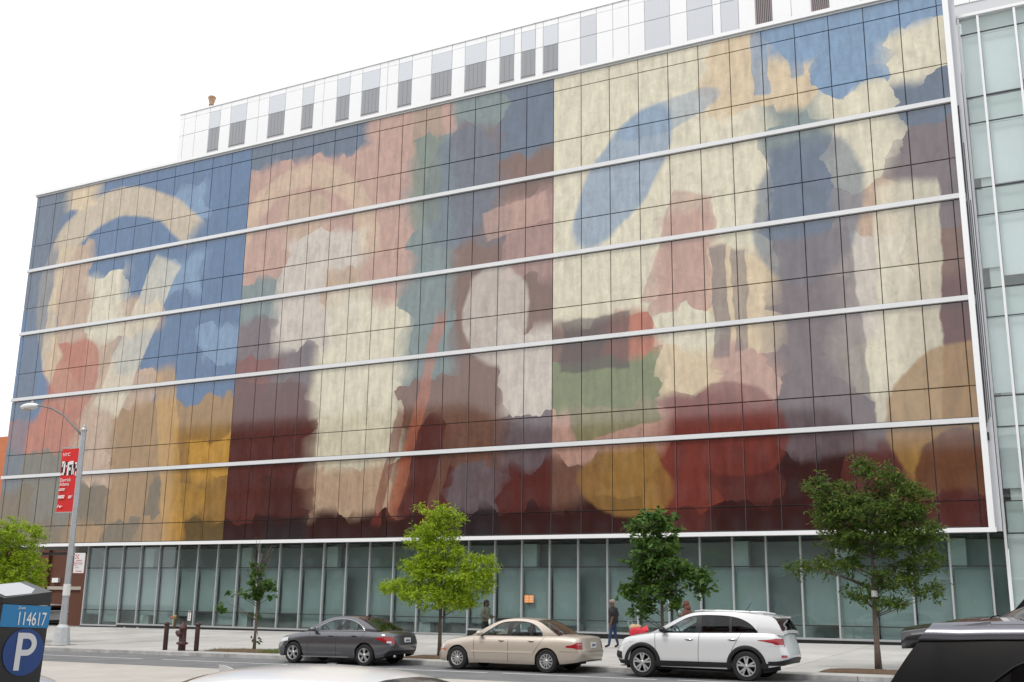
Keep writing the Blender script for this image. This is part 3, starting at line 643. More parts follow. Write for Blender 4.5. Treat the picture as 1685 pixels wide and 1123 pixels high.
def tree(label, X, Y, blobs, lm_, n, leaf, seed, trunk_r=.075, top=None, twigs=0, clump=.13, ry=.85, droop=.3, trunk_light=0):
    rnd = random.Random(seed); z0 = zs(X, Y)
    t = thing('street_tree', label, 'tree', (X, Y, z0), group='young street trees along the pavement')
    tz = top or max(b_[1] for b_ in blobs)
    bm_ = MB(); H = tz - z0
    tp = [Vector((.05 * math.sin(k * 1.3 + seed) * k / 8, .04 * math.cos(k * 1.7 + seed) * k / 8, -.03 + H * k / 8)) for k in range(9)]
    bm_.tube(tp, [max(.012, trunk_r * (1.25 if k == 0 else 1) * (1 - .85 * k / 8)) for k in range(9)], 8)
    def on_trunk(z):
        f_ = max(0, min(7.999, (z / H) * 8)); i = int(f_); return tp[i].lerp(tp[i + 1], f_ - i)
    tips = []
    for (dx, z, rx, rz) in blobs:
        m_ = max(2, int(4 * (rx + .3)))
        for k in range(m_):
            a = rnd.uniform(0, 2 * math.pi); q = rnd.uniform(.2, .9)
            tipp = Vector((dx + rx * q * math.cos(a), (rx + .15) * ry * q * math.sin(a), z - z0 + rz * rnd.uniform(-.6, .8)))
            s0 = on_trunk(max(.9, tipp.z - .12 - .28 * (Vector((tipp.x, tipp.y)).length)))
            mid_ = s0.lerp(tipp, .55) + Vector((0, 0, .12 * rnd.random()))
            bm_.tube([s0, mid_, tipp], [.015, .010, .004], 5); tips.append(tipp); tips.append(mid_.lerp(tipp, .5))
    for k in range(twigs):
        a = rnd.uniform(0, 2 * math.pi); s0 = on_trunk(H * rnd.uniform(.72, .98)); e = s0 + Vector((math.cos(a) * rnd.uniform(.15, .75), math.sin(a) * .4, rnd.uniform(.4, .95)))
        m2 = s0.lerp(e, .5) + Vector((math.cos(a) * .06, 0, -.03))
        bm_.tube([s0, m2, e], [.017, .011, .005], 5); bm_.tube([m2, m2 + Vector((rnd.uniform(-.2, .2), 0, .4))], [.008, .004], 4)
    bm_.build('trunk', bark, t, True)
    V = []; F = []
    wts = [b_[2] * b_[2] ** .5 * b_[3] for b_ in blobs]; tot = sum(wts)
    for (dx, z, rx, rz), w_ in zip(blobs, wts):
        cnt = int(n * w_ / tot); ncl = max(3, int(cnt / 26))
        for c in range(ncl):
            while True:
                p = Vector((rnd.uniform(-1, 1), rnd.uniform(-1, 1), rnd.uniform(-1, 1)))
                if p.length < 1 and p.length > rnd.random() ** 1.2 * .9: break
            cc = Vector((dx + p.x * rx, p.y * (rx + .15) * ry, z - z0 + p.z * rz)); cs = clump * rnd.uniform(.6, 1.35)
            axis = Vector((rnd.gauss(0, 1), rnd.gauss(0, 1), rnd.gauss(0, .35))); axis.normalize()
            for k in range(int(cnt / ncl)):
                base = cc + axis * rnd.uniform(-1, 1) * cs * 1.5 + Vector((rnd.gauss(0, cs * .45), rnd.gauss(0, cs * .45), rnd.gauss(0, cs * .38)))
                d = Vector((rnd.gauss(0, 1), rnd.gauss(0, 1), rnd.gauss(-droop, .6))); d.normalize()
                sdv = d.cross(Vector((rnd.gauss(0, .6), rnd.gauss(0, .6), 1))); sdv.normalize()
                L_ = leaf[0] * rnd.uniform(.7, 1.3); w2 = leaf[1] * rnd.uniform(.7, 1.3) / 2; i0 = len(V)
                nrm = d.cross(sdv) * (w2 * .5)
                V += [base, base + d * L_ * .45 + sdv * w2 + nrm, base + d * L_, base + d * L_ * .45 - sdv * w2 + nrm]; F += [(i0, i0 + 1, i0 + 2), (i0, i0 + 2, i0 + 3)]
    me_ = bpy.data.meshes.new('crown'); me_.from_pydata([tuple(p) for p in V], [], F); me_.materials.append(lm_); link('crown', me_, t)
    return t
T2 = [(0,2.05,1.35,.42),(-1.35,2.4,.85,.3),(1.1,2.45,.8,.42),(1.6,2.95,.42,.42),(1.1,3.2,.4,.25),(0,2.8,1.05,.5),(-.75,3.0,.7,.35),(-.1,3.5,.8,.45),(-.9,3.9,.5,.28),(-.25,4.2,.75,.42),(-.1,4.75,.45,.32),(.55,4.6,.28,.16),(-.75,4.9,.22,.16),(-2.0,2.35,.3,.16)]
tree('young tree with a dense bright lime green crown in front of the tan sedan', 32.65, -13.75, T2, bright, 14500, (.16, .05), 2, .07, 4.9)
tree('lime green street tree with a spreading crown beside the brick building', 11.3, -13.7, [(a * 1.05 + .1, z * .95 + .3, rx * 1.05, rz) for a, z, rx, rz in T2[:11]] + [(.9, 4.4, .8, .4), (1.2, 3.7, .6, .4)], bright, 14000, (.16, .052), 5, .08, 4.7)
tree('young broad leaved dark green tree behind the white car', 40.2, -13.6, [(-.15,4.35,.62,.3),(-.65,4.2,.4,.25),(.35,4.05,.4,.25),(-.2,3.6,.72,.35),(.15,3.1,.8,.35),(-.5,3.05,.55,.35),(.95,2.75,.5,.3),(1.1,2.5,.35,.25),(-.35,2.5,.8,.38),(-.95,2.3,.45,.3),(.5,2.05,.4,.2),(-.85,1.7,.2,.22),(-.3,1.95,.45,.25)], deep, 4400, (.16, .12), 7, .07, 4.4, clump=.15, droop=.5)
tree('tall dark green narrow leaved tree near the glass wing', 46.22, -13.5, [(-.15,5.75,.32,.3),(.35,5.4,.55,.4),(-1.35,5.2,.35,.4),(-.8,4.9,.65,.4),(1.0,5.1,.45,.35),(1.35,4.7,.4,.35),(.1,4.5,1.2,.5),(-1.1,4.35,.6,.35),(1.15,4.0,.6,.45),(.2,3.7,1.15,.45),(-.8,3.75,.55,.3),(-1.75,2.95,.55,.17),(-.95,3.05,.75,.28),(1.3,3.15,.55,.4),(.6,2.7,.75,.35),(-.35,2.3,.45,.26),(.45,2.05,.5,.18),(1.35,2.3,.38,.28),(1.5,3.7,.3,.3)], mid, 16500, (.16, .048), 9, .085, 5.8)
tree('thin young tree with few leaves and bare twigs beside the hydrant', 24.87, -13.64, [(-.15,3.05,.32,.1),(-.3,2.78,.36,.12),(0,2.45,.35,.16),(.1,2.15,.3,.22),(.55,2.35,.3,.22),(.65,2.0,.16,.12),(-1.2,2.1,.2,.07),(-1.6,1.6,.26,.16),(-.65,2.12,.25,.06),(-.15,2.0,.28,.12),(-.05,1.35,.08,.2),(0,.5,.1,.08)], deep, 880, (.16, .10), 11, .055, 3.5, twigs=7, clump=.09)
# tags and tree pits
tg = MB().lathe([(.088, 1.95), (.086, 2.12)], n=10).build('trunk_tag', mat('tape_white'), loc=(46.23, -13.5, zs(46.2, -13.5))); tag(tg, 'white paper band wrapped round the trunk of the tall tree', 'tree tag')
soilm = mat('mulch_soil', (.12, .075, .045), .95, noise=.4, nscale=10, bump=.8, bscale=25)
grassm = leaf_mat('leaf_grass', (.09, .16, .02), (.14, .22, .03), (.2, .27, .05))
random.seed(8)
for (X, Y, hx2, g) in ((24.8, -13.9, 1.7, 1), (32.65, -13.9, 1.1, 0), (40.2, -13.8, 1.1, 0), (46.0, -13.8, 1.2, 0), (11.3, -13.9, 1.2, 0)):
    b = MB(); rows = []
    for j in range(6):
        rows.append([])
        for i in range(15):
            u_, v_ = i / 14 * 2 - 1, j / 5 * 2 - 1
            x = X + u_ * hx2; y = Y + v_ * .5; r2 = max(0, 1 - u_ * u_) * max(0, 1 - v_ * v_)
            rows[-1].append((x, y, zs(x, y) + .012 + (.06 * r2 ** .6 + random.uniform(0, .025)) * (1 if r2 > 0 else 0)))
    b.grid(rows); pit = struct(b.build('tree_pit_soil', soilm, fix=False))
    if g:
        V = []; F = []
        for k in range(900):
            x = X + random.uniform(.9, 1.7) if random.random() < .75 else X + random.uniform(-1.7, 1.0); y = Y + random.uniform(-.5, .5); z = zs(x, y) + .02
            a = random.uniform(0, 6.28); h = random.uniform(.05, .13); i0 = len(V)
            V += [(x - .008, y, z), (x + .008, y, z), (x + .05 * math.cos(a), y + .05 * math.sin(a), z + h)]; F.append((i0, i0 + 1, i0 + 2))
        me_ = bpy.data.meshes.new('grass'); me_.from_pydata(V, [], F); me_.materials.append(grassm); o = stuff(link('grass', me_)); tag(o, 'short grass tufts in the tree pit beside the grey sedan', 'grass')

# ---------------------------------------------------------------- vehicles
def interp(pts, x):
    if x <= pts[0][0]: return pts[0][1]
    for (a, va), (c, vc) in zip(pts[:-1], pts[1:]):
        if x <= c: return va + (vc - va) * (x - a) / (c - a) if c > a else vc
    return pts[-1][1]
def smooth_pts(pts, n=6):
    """Catmull-Rom through (x, z) points"""
    P_ = [Vector(p) for p in pts]; o = []
    for i in range(len(P_) - 1):
        p0 = P_[max(i-1, 0)]; p1 = P_[i]; p2 = P_[i+1]; p3 = P_[min(i+2, len(P_)-1)]
        for k in range(n):
            t = k / n
            o.append(.5 * ((2*p1) + (p2-p0)*t + (2*p0-5*p1+4*p2-p3)*t*t + (3*p1-p0-3*p2+p3)*t**3))
    o.append(P_[-1]); return [(p.x, p.y) for p in o]

tyre_m = mat('tyre_rubber', (.012, .012, .012), .75); rim_m = mat('alloy_rim', (.62, .63, .64), .28, metal=.75); rimdark = mat('rim_dark', (.03, .03, .032), .5)
trim_m = mat('black_trim', (.012, .012, .013), .5); chrome = mat('chrome', (.75, .75, .76), .15, metal=.9)
lampred = mat('lamp_red', (.30, .008, .014), .15, spec=.8); lampclear = mat('lamp_clear', (.62, .64, .66), .12, spec=.8); lampamber = mat('lamp_amber', (.62, .16, .02), .2)
plate_m = mat('licence_plate', (.72, .72, .70), .5); interior_m = mat('car_interior', (.10, .095, .09), .8); seat_m = mat('car_seat', (.16, .155, .15), .8)
car_glass = glass('car_glass', (.70, .80, .80), 1.5); dark_glass = glass('tinted_car_glass', (.06, .065, .07), 1.5); rear_glass = glass('rear_car_glass', (.30, .34, .30), 1.6)
under_m = mat('underbody', (.008, .008, .008), .9)
def paint(name, c, metal=.4, rough=.32): return mat(name, c, rough, metal=metal, coat=.8)

def wheel(parent, x, y, r, width, style, outer=1):
    t = MB(); w = width / 2; ri = r * (.68 if style != 'ten' else .64)
    t.lathe([(ri, -w), (r - .03, -w), (r - .008, -w + .025), (r, -w + .05), (r, w - .05), (r - .008, w - .025), (r - .03, w), (ri, w), (ri - .02, w - .03), (ri - .02, -w + .03), (ri, -w)], axis='y', n=40, caps=False)
    wo = t.build('wheel', tyre_m, parent, True, loc=(x, y, r)); sharp(wo, 40)
    s = -1 if y < 0 else 1
    d = MB(); yo = s * (w - .075)
    d.lathe([(0.001, yo), (ri - .012, yo)], axis='y', n=32); d.build('brake_disc', rimdark, wo)
    q = MB()
    q.lathe([(ri + .004, s * (w - .008)), (ri - .018, s * (w - .004)), (ri - .03, s * (w - .02)), (ri - .035, s * (w - .07))], axis='y', n=40, caps=False)
    q.lathe([(.001, s * (w - .012)), (.035, s * (w - .012)), (.06, s * (w - .03)), (.065, s * (w - .07))], axis='y', n=20, caps=False)
    n, wd, split = {'five': (5, .034, .13), 'ten': (11, .036, 0), 'suv': (5, .045, .16)}[style]
    for k in range(n):
        a = 2 * math.pi * k / n + .3
        for sgn in ((-1, 1) if split else (0,)):
            a2 = a + sgn * split * 1.25; a1 = a + sgn * split * (1.1 if style == 'five' else .5)
            p0 = Vector((math.cos(a1) * .05, s * (w - .03), math.sin(a1) * .05)); p1 = Vector((math.cos(a2) * (ri - .02), s * (w - .022), math.sin(a2) * (ri - .02)))
            q.bar(p0, p1, wd, .03, up=(0, 1, 0))
    ro = q.build('rim', rim_m, wo, True); sharp(ro, 30)
    return wo

def make_car(name, label, loc, rz, S, group=None):
    car = thing(name, label, 'car', loc, rz, group)
    L, HW = S['L'], S['W'] / 2; zt_p = smooth_pts(S['top'], 6); zb_p = S['bottom']; rf, rr_, nf, nr = S['rf'], S['rr'], S.get('nf', 3.0), S.get('nr', 4.0)
    xf, xr, R, ra = S['xf'], S['xr'], S['R'], S['ra']; body_m = S['paint']
    def xh(u):
        """plan outline: u in [-1,0] nose arc, [0,1] flank, [1,2] tail arc -> (x, half width)"""
        def full(x): return HW * (1 - .05 * abs((x - L * .52) / (L / 2)) ** 2.4)
        if u <= 0:
            ph = -u * math.pi / 2; x = rf - rf * math.sin(ph) ** (2 / nf); return x, full(rf) * (max(0, math.cos(ph)) ** (2 / nf)) if u > -1 else 0.0
        if u >= 1:
            ph = (u - 1) * math.pi / 2; x = L - rr_ + rr_ * math.sin(ph) ** (2 / nr); return x, full(L - rr_) * (max(0, math.cos(ph)) ** (2 / nr)) if u < 2 else 0.0
        x = rf + (L - rr_ - rf) * u; return x, full(x)
    def zbot(x, arch=True):
        z = interp(zb_p, x)
        if arch:
            for xw in (xf, xr):
                d = abs(x - xw)
                if d < ra: z = max(z, R + math.sqrt(ra * ra - d * d))
        return z
    def sect(f): return interp(S['sect'], f)
    def surf(u, z, side, eps=0.0):
        x, h = xh(u); zt = interp(zt_p, x); z0 = interp(zb_p, x); f = max(0, min(1, (z - z0) / (zt - z0)))
        y = h * sect(f)
        if u < 0: x = x + interp(S['nose'], f) * min(1, -u * 1.6)
        elif u > 1: x = x - interp(S['tail'], f) * min(1, (u - 1) * 1.6)
        e = Vector((0, side, 0))
        if u < 0: e = Vector((-math.sin(-u * math.pi / 2), side * math.cos(u * math.pi / 2), 0))
        if u > 1: e = Vector((math.sin((u - 1) * math.pi / 2), side * math.cos((u - 1) * math.pi / 2), 0))
        return Vector((x - L / 2, side * y, z)) + e * eps
    us = [-1 + k / 14 for k in range(14)] + [k / 130 for k in range(131)] + [1 + k / 14 for k in range(1, 15)]
    fr = [0, .06, .15, .28, .42, .56, .68, .78, .86, .92, .97, 1.0]
    cow, dk = S['cowl'], S['deck']
    b = MB(); top = MB()
    for side in (-1, 1):
        rows = []
        for u in us:
            x, h = xh(u); zt = interp(zt_p, x); zb = zbot(x) if 0 <= u <= 1 else zbot(x)
            rows.append([surf(u, zb + (zt - zb) * f, side) for f in fr])
        b.grid(rows)
    fy = [1, .93, .8, .55, .28, 0, -.28, -.55, -.8, -.93, -1]
    rows = []; xs = []
    for u in us:
        x, h = xh(u); zt = interp(zt_p, x); p1 = surf(u, zt, 1); xs.append(x)
        rows.append([(p1.x, p1.y * q, zt + S['crown'] * (1 - abs(q) ** 2.2) * min(1, h / HW)) for q in fy])
    for i in range(len(us) - 1):
        if cow + .06 < xs[i] and xs[i + 1] < dk - .06:
            for seg in (slice(0, 3), slice(-3, None)): b.grid([rows[i][seg], rows[i + 1][seg]])
        else: b.grid([rows[i], rows[i + 1]])
    body = sharp(b.build('body', body_m, car, True), 50)
    # dark underside and wheel wells
    ub = MB(); ub.box(-L/2 + .45, L/2 - .62, -HW + .14, HW - .14, .21, .38)
    for xw in (xf, xr): ub.box(xw - ra - .02 - L/2, xw + ra + .02 - L/2, -HW + .24, HW - .24, .3, R + ra + .04)
    ub.build('underbody', under_m, car)
    # greenhouse
    gp = smooth_pts(S['roof'], 10); gxs = [p[0] for p in gp]
    zroof = max(p[1] for p in gp)
    def gz(x): return interp(gp, x)
    def belt(x): return interp(zt_p, x)
    def gy(x, z):
        u = (x - rf) / (L - rr_ - rf); _, h = xh(max(0, min(1, u))); bz = belt(x); t = max(0, (z - bz) / (zroof - belt(L * .5)))
        return h * sect(1.0) * (1 - S['tumble'] * t ** 1.5) - .004
    up = S['dlo_top']; lo = S['dlo_low']; x_a, x_b = up[0][0], up[-1][0]
    ups = smooth_pts(up, 8)
    def wz1(x): return interp(ups, x)
    def wz0(x): return max(belt(x) + .012, interp(lo, x))
    side_b = MB(); N_ = 110
    for side in (-1, 1):
        def pt(x, z, e=0): return (x - L / 2, side * (gy(x, z) + e), z)
        prev = None
        for k in range(N_ + 1):
            x = gxs[0] + (gxs[-1] - gxs[0]) * k / N_; zp = gz(x); zb = belt(x) - .01
            if zp < zb: zp = zb
            inside = x_a <= x <= x_b and wz1(x) > wz0(x) + .005
            lowseg = [zb, min(zp, wz0(x) if inside else zb + (zp - zb) * .5)]; hiseg = [min(zp, wz1(x) if inside else zb + (zp - zb) * .5), zp]
            cur = [[pt(x, zb + (lowseg[1] - zb) * q / 2) for q in range(3)], [pt(x, hiseg[0] + (zp - hiseg[0]) * q / 3) for q in range(4)]]
            if prev: side_b.grid([prev[0], cur[0]]); side_b.grid([prev[1], cur[1]])
            prev = cur
    # roof skin / windscreen / rear glass
    i0 = min(range(len(gp)), key=lambda i: abs(gp[i][0] - S['ws_top'])); i1 = min(range(len(gp)), key=lambda i: abs(gp[i][0] - S['rw_top']))
    ig1 = min(range(len(gp)), key=lambda i: abs(gp[i][0] - S.get('rw_bot', gp[-1][0])))
    fq = [1, .96, .85, .6, .3, 0, -.3, -.6, -.85, -.96, -1]
    def grow(i, bul):
        x, z = gp[i]; yy = gy(x, z)
        return [(x - L/2 + bul * (1 - q * q), yy * q, z + S['rcrown'] * (1 - abs(q) ** 2.5)) for q in fq]
    R_ = MB(); R_.grid([grow(i, 0) for i in range(i0, i1 + 1)]); ro = R_.build('roof', S.get('roof_paint', body_m), car, True)
    if ig1 < len(gp) - 1: Q_ = MB(); Q_.grid([grow(i, 0) for i in range(ig1, len(gp))]); Q_.build('tailgate_panel', body_m, car, True)
    sb_ = side_b.build('pillars', S.get('pillar_m', body_m), car, True); sharp(sb_, 60)
    Wd = MB(); Wd.grid([grow(i, -.07 * (1 - abs(2 * i / max(1, i0) - 1)) ) for i in range(0, i0 + 1)]); Wd.build('windscreen', car_glass, car, True)
    Rg = MB(); Rg.grid([grow(i, 0) for i in range(i1, ig1 + 1)]); Rg.build('rear_window', S.get('rglass', rear_glass), car, True)
    # side windows
    for side in (-1, 1):
        for wi, (xa, xb) in enumerate(S['windows']):
            g_ = MB(); rows = []
            for k in range(19):
                x = xa + (xb - xa) * k / 18; z0_, z1_ = wz0(x), max(wz0(x) + .004, wz1(x))
                rows.append([(x - L/2, side * (gy(x, z0_ + (z1_ - z0_) * q / 4) - .008), z0_ + (z1_ - z0_) * q / 4) for q in range(5)])
            g_.grid(rows); g_.build('side_window', S.get('wglass', [car_glass] * 4)[wi], car, True, fix=False)
        for (xa, xb) in zip([w[1] for w in S['windows'][:-1]], [w[0] for w in S['windows'][1:]]):
            g_ = MB(); rows = []
            for k in range(5):
                x = xa - .012 + (xb - xa + .024) * k / 4; z0_, z1_ = wz0(x) - .01, wz1(x) + .008
                rows.append([(x - L/2, side * (gy(x, z0_ + (z1_ - z0_) * q / 4) + .002), z0_ + (z1_ - z0_) * q / 4) for q in range(5)])
            g_.grid(rows); g_.build('window_pillar', trim_m, car, True, fix=False)
        # black rubber line round the glass
        g_ = MB()
        loop = [(x_a + (x_b - x_a) * k / 40) for k in range(41)]
        g_.tube([(x - L/2, side * (gy(x, wz1(x)) + .001), wz1(x)) for x in loop], S.get('trim_r', .009), 5); g_.tube([(x - L/2, side * (gy(x, wz0(x)) + .002), wz0(x)) for x in loop], S.get('trim_r', .009), 5)
        g_.build('window_trim', S.get('wtrim', trim_m), car, True)
    # interior
    fl = MB(); fl.box(cow + .1 - L/2, dk - .1 - L/2, -HW + .2, HW - .2, .36, .5)
    fl.box(cow + .02 - L/2, cow + .45 - L/2, -HW + .2, HW - .2, .5, belt(cow + .2) - .03); fl.box(dk - .55 - L/2, dk - .06 - L/2, -HW + .22, HW - .22, .5, belt(dk) - .04)
    fl.build('cabin_floor', interior_m, car)
    for xs_ in S['seats']:
        for y in (-.38, .38):
            s_ = MB(); h = zroof - .52
            s_.add([(xs_ - L/2, y-.24, .5), (xs_ + .16 - L/2, y-.24, .5), (xs_ + .16 - L/2, y+.24, .5), (xs_ - L/2, y+.24, .5), (xs_ + .2 - L/2, y-.21, zroof-.42), (xs_ + .3 - L/2, y-.21, zroof-.42), (xs_ + .3 - L/2, y+.21, zroof-.42), (xs_ + .2 - L/2, y+.21, zroof-.42)],
                   [(0,3,2,1),(4,5,6,7),(0,1,5,4),(1,2,6,5),(2,3,7,6),(3,0,4,7)])
            s_.box(xs_ - .45 - L/2, xs_ + .05 - L/2, y-.24, y+.24, .5, .66); so_ = s_.build('seat', seat_m, car)
            MB().sphere((xs_ + .26 - L/2, y, zroof - .31), (.06, .13, .09), 10, 6).build('headrest', seat_m, so_, True)
    st = MB(); q = [(xs_c, 0) for xs_c in ()]
    ang = [2 * math.pi * k / 20 for k in range(21)]
    xw0 = S['seats'][0] - .55 - L/2
    st.tube([(xw0 - .08 * math.sin(a), -.38 + .18 * math.cos(a), belt(S['seats'][0]) + .0 + .17 * math.sin(a)) for a in ang], .014, 6); st.build('steering_wheel', trim_m, car, True)
    # wheels
    for x in (xf, xr):
        for y in (-1, 1): wheel(car, x - L/2, y * (HW - .115), R, S.get('tw', .215), S['rim'])
    # patches: (name, material, u0, u1, z-low list, z-high list)
    def patch(nm, m_, u0, u1, zl, zh, eps=.006, n=12, sides=(-1, 1), par=None):
        for side in sides:
            g_ = MB(); rows = []
            for k in range(n + 1):
                t = k / n; u = u0 + (u1 - u0) * t; a, c = interp(zl, t), interp(zh, t)
                rows.append([surf(u, a + (c - a) * q / 4, side, eps) for q in range(5)])
            g_.grid(rows); 
            edge = MB(); o_ = g_.build(nm, m_, par or car, True, fix=False)
    U = lambda x: (x - rf) / (L - rr_ - rf)
    for nm, m_, u0, u1, zl, zh in S['patches']: patch(nm, m_, u0, u1, zl, zh)
    for x0, z0_, z1_, sl_ in S['seams']:
        for side in (-1, 1):
            g_ = MB(); rows = []
            for k in range(13):
                z = z0_ + (z1_ - z0_) * k / 12; x = x0 + sl_(k / 12) if callable(sl_) else x0 + sl_ * k / 12
                rows.append([surf(U(x - .006), z, side, .0015), surf(U(x + .006), z, side, .0015)])
            g_.grid(rows); g_.build('door_seam', mat('seam_dark', (.03, .03, .03), .7), car, fix=False)
    for x, z, wd in S['handles']:
        for side in (-1, 1):
            p = surf(U(x), z, side, .018); MB().sphere(p, (wd, .018, .018), 10, 6).build('door_handle', S.get('handle_m', body_m), car, True)
            p = surf(U(x), z - .018, side, .002); MB().sphere(p, (wd * .75, .006, .02), 10, 6).build('handle_recess', trim_m, car, True)
    for side in (-1, 1):
        x, z = S['mirror']; p = surf(U(x), min(z, belt(x) - .02), side, 0); mr_ = MB().sphere((p.x, p.y + side * .13, z + .05), (.09, .12, .075), 12, 8)
        mo = mr_.build('mirror', S.get('mirror_m', body_m), car, True)
        MB().bar((p.x + .02, p.y - side * .02, z - .02), (p.x, p.y + side * .1, z + .0), .06, .03).build('mirror_arm', trim_m, mo)
    if S.get('lips'):
        for side in (-1, 1):
            for xw in (xf, xr):
                g_ = MB(); rows = []
                for k in range(41):
                    a = math.pi * (-.06 + 1.12 * k / 40); rows.append([])
                    for q in range(4):
                        rd_ = ra - .012 + (S['lips'] + .012) * q / 3; x = xw + rd_ * math.cos(a); z = max(interp(zb_p, x) - .02, R + rd_ * math.sin(a))
                        p = surf(U(x) if 0 <= U(x) <= 1 else (0 if U(x) < 0 else 1), z, side, .014 if 0 < q < 3 else .004); rows[-1].append((x - L/2, p.y, z))
                g_.grid(rows); g_.build('arch_cladding', trim_m, car, True, fix=False)
    return car, surf, U, gy, gz, belt

def rear_plate(car, surf, S, z, m_plate=plate_m, w=.16, h=.08):
    p = surf(2, z, 1, .012); o = MB().box(p.x - .01, p.x + .012, -w, w, z - h, z + h).build('licence_plate', m_plate, car)
    MB().box(p.x + .0125, p.x + .014, -w * .7, w * .7, z - h * .35, z + h * .35).build('plate_print', mat('plate_ink', (.10, .12, .25), .6), o)

SECT = [(0, .93), (.12, .97), (.35, .995), (.55, 1.0), (.72, .985), (.86, .955), (.95, .91), (1.0, .855)]
# grey four-door coupe
S1 = dict(L=4.63, W=1.78, xf=.93, xr=3.63, R=.318, ra=.372, rf=.75, rr=.62, nf=2.6, nr=3.2, paint=paint('paint_graphite', (.145, .148, .16), .7, .22), rim='five',
  bottom=[(0, .24), (.35, .2), (.9, .2), (3.6, .22), (4.1, .24), (4.63, .36)],
  top=[(0, .70), (.3, .78), (.8, .87), (1.35, .955), (2.0, .985), (2.7, 1.0), (3.4, 1.01), (3.9, 1.0), (4.3, .985), (4.63, .96)], crown=.05, sect=SECT,
  nose=[(0, .06), (.3, 0), (.6, .03), (1, .18)], tail=[(0, .12), (.25, .02), (.5, 0), (.8, .06), (1, .10)], cowl=1.3, deck=3.95,
  roof=[(1.28, .95), (1.6, 1.13), (1.95, 1.31), (2.25, 1.40), (2.65, 1.432), (3.05, 1.405), (3.45, 1.30), (3.8, 1.14), (4.08, 1.0)], tumble=.27, rcrown=.025, ws_top=2.08, rw_top=3.06,
  dlo_top=[(1.62, 1.0), (1.9, 1.16), (2.25, 1.315), (2.65, 1.355), (3.0, 1.32), (3.3, 1.22), (3.5, 1.09), (3.56, 1.03)], dlo_low=[(1.5, .995), (3.6, 1.035)],
  windows=[(1.62, 2.52), (2.62, 3.26), (3.29, 3.56)], seats=[2.35, 3.15], roof_paint=paint('roof_graphite', (.05, .05, .055), .4, .25), wtrim=chrome, handle_m=paint('paint_graphite', ()),
  patches=[('tail_lamp', lampred, 1.0, 1.62, [(0, .80), (.4, .70), (1, .66)], [(0, .84), (.4, .88), (1, .86)]), ('reversing_lamp', lampclear, 1.32, 1.5, [(0, .69), (1, .685)], [(0, .745), (1, .74)]),
    ('headlamp', lampclear, -.55, -.02, [(0, .56), (1, .67)], [(0, .68), (1, .78)]), ('grille', trim_m, -1, -.62, [(0, .45), (1, .47)], [(0, .66), (1, .66)]),
    ('rear_diffuser', trim_m, 1.25, 2.0, [(0, .30), (1, .36)], [(0, .36), (.3, .47), (1, .47)]), ('sill_trim', chrome, .14, .70, [(0, .21), (1, .232)], [(0, .232), (1, .256)]), ('boot_shade', mat('boot_shadow', (.03, .03, .033), .3, coat=.8), 1.64, 2.0, [(0, .64), (1, .63)], [(0, .90), (1, .90)])],  # last patch: shade on the boot lid, put into a darker colour
  seams=[(1.5, .30, .97, .03), (2.58, .26, 1.0, -.02), (3.42, .60, 1.0, lambda t: .16 * t + .02)], handles=[(2.36, .86, .11), (3.22, .88, .11)], mirror=(1.72, .99), mirror_m=paint('paint_graphite', ()))
def place(S, wx, wy, lane='far'):
    return (wx, wy, zr(wx))
c1, sf1, *_ = make_car('parked_car', 'dark grey sedan with red tail lamps parked at the kerb', (29.18 - .93 + 4.63 / 2, -15.98, zr(30.4)), 0, S1, 'cars parked along the far kerb')
rear_plate(c1, sf1, S1, .76)
p = MB().sphere((4.35 - 4.63/2, 0, .90), (.012, .05, .05), 12, 8)
p.build('badge', chrome, c1, True)
MB().box(3.15 - 4.63/2, 3.22 - 4.63/2, -.012, .012, 1.42, 1.50).build('antenna', trim_m, c1)
MB().lathe([(.045, 0), (.05, .06)], c=(4.42 - 4.63/2, -.45, .30), axis='x', n=14).build('exhaust', chrome, c1, True)
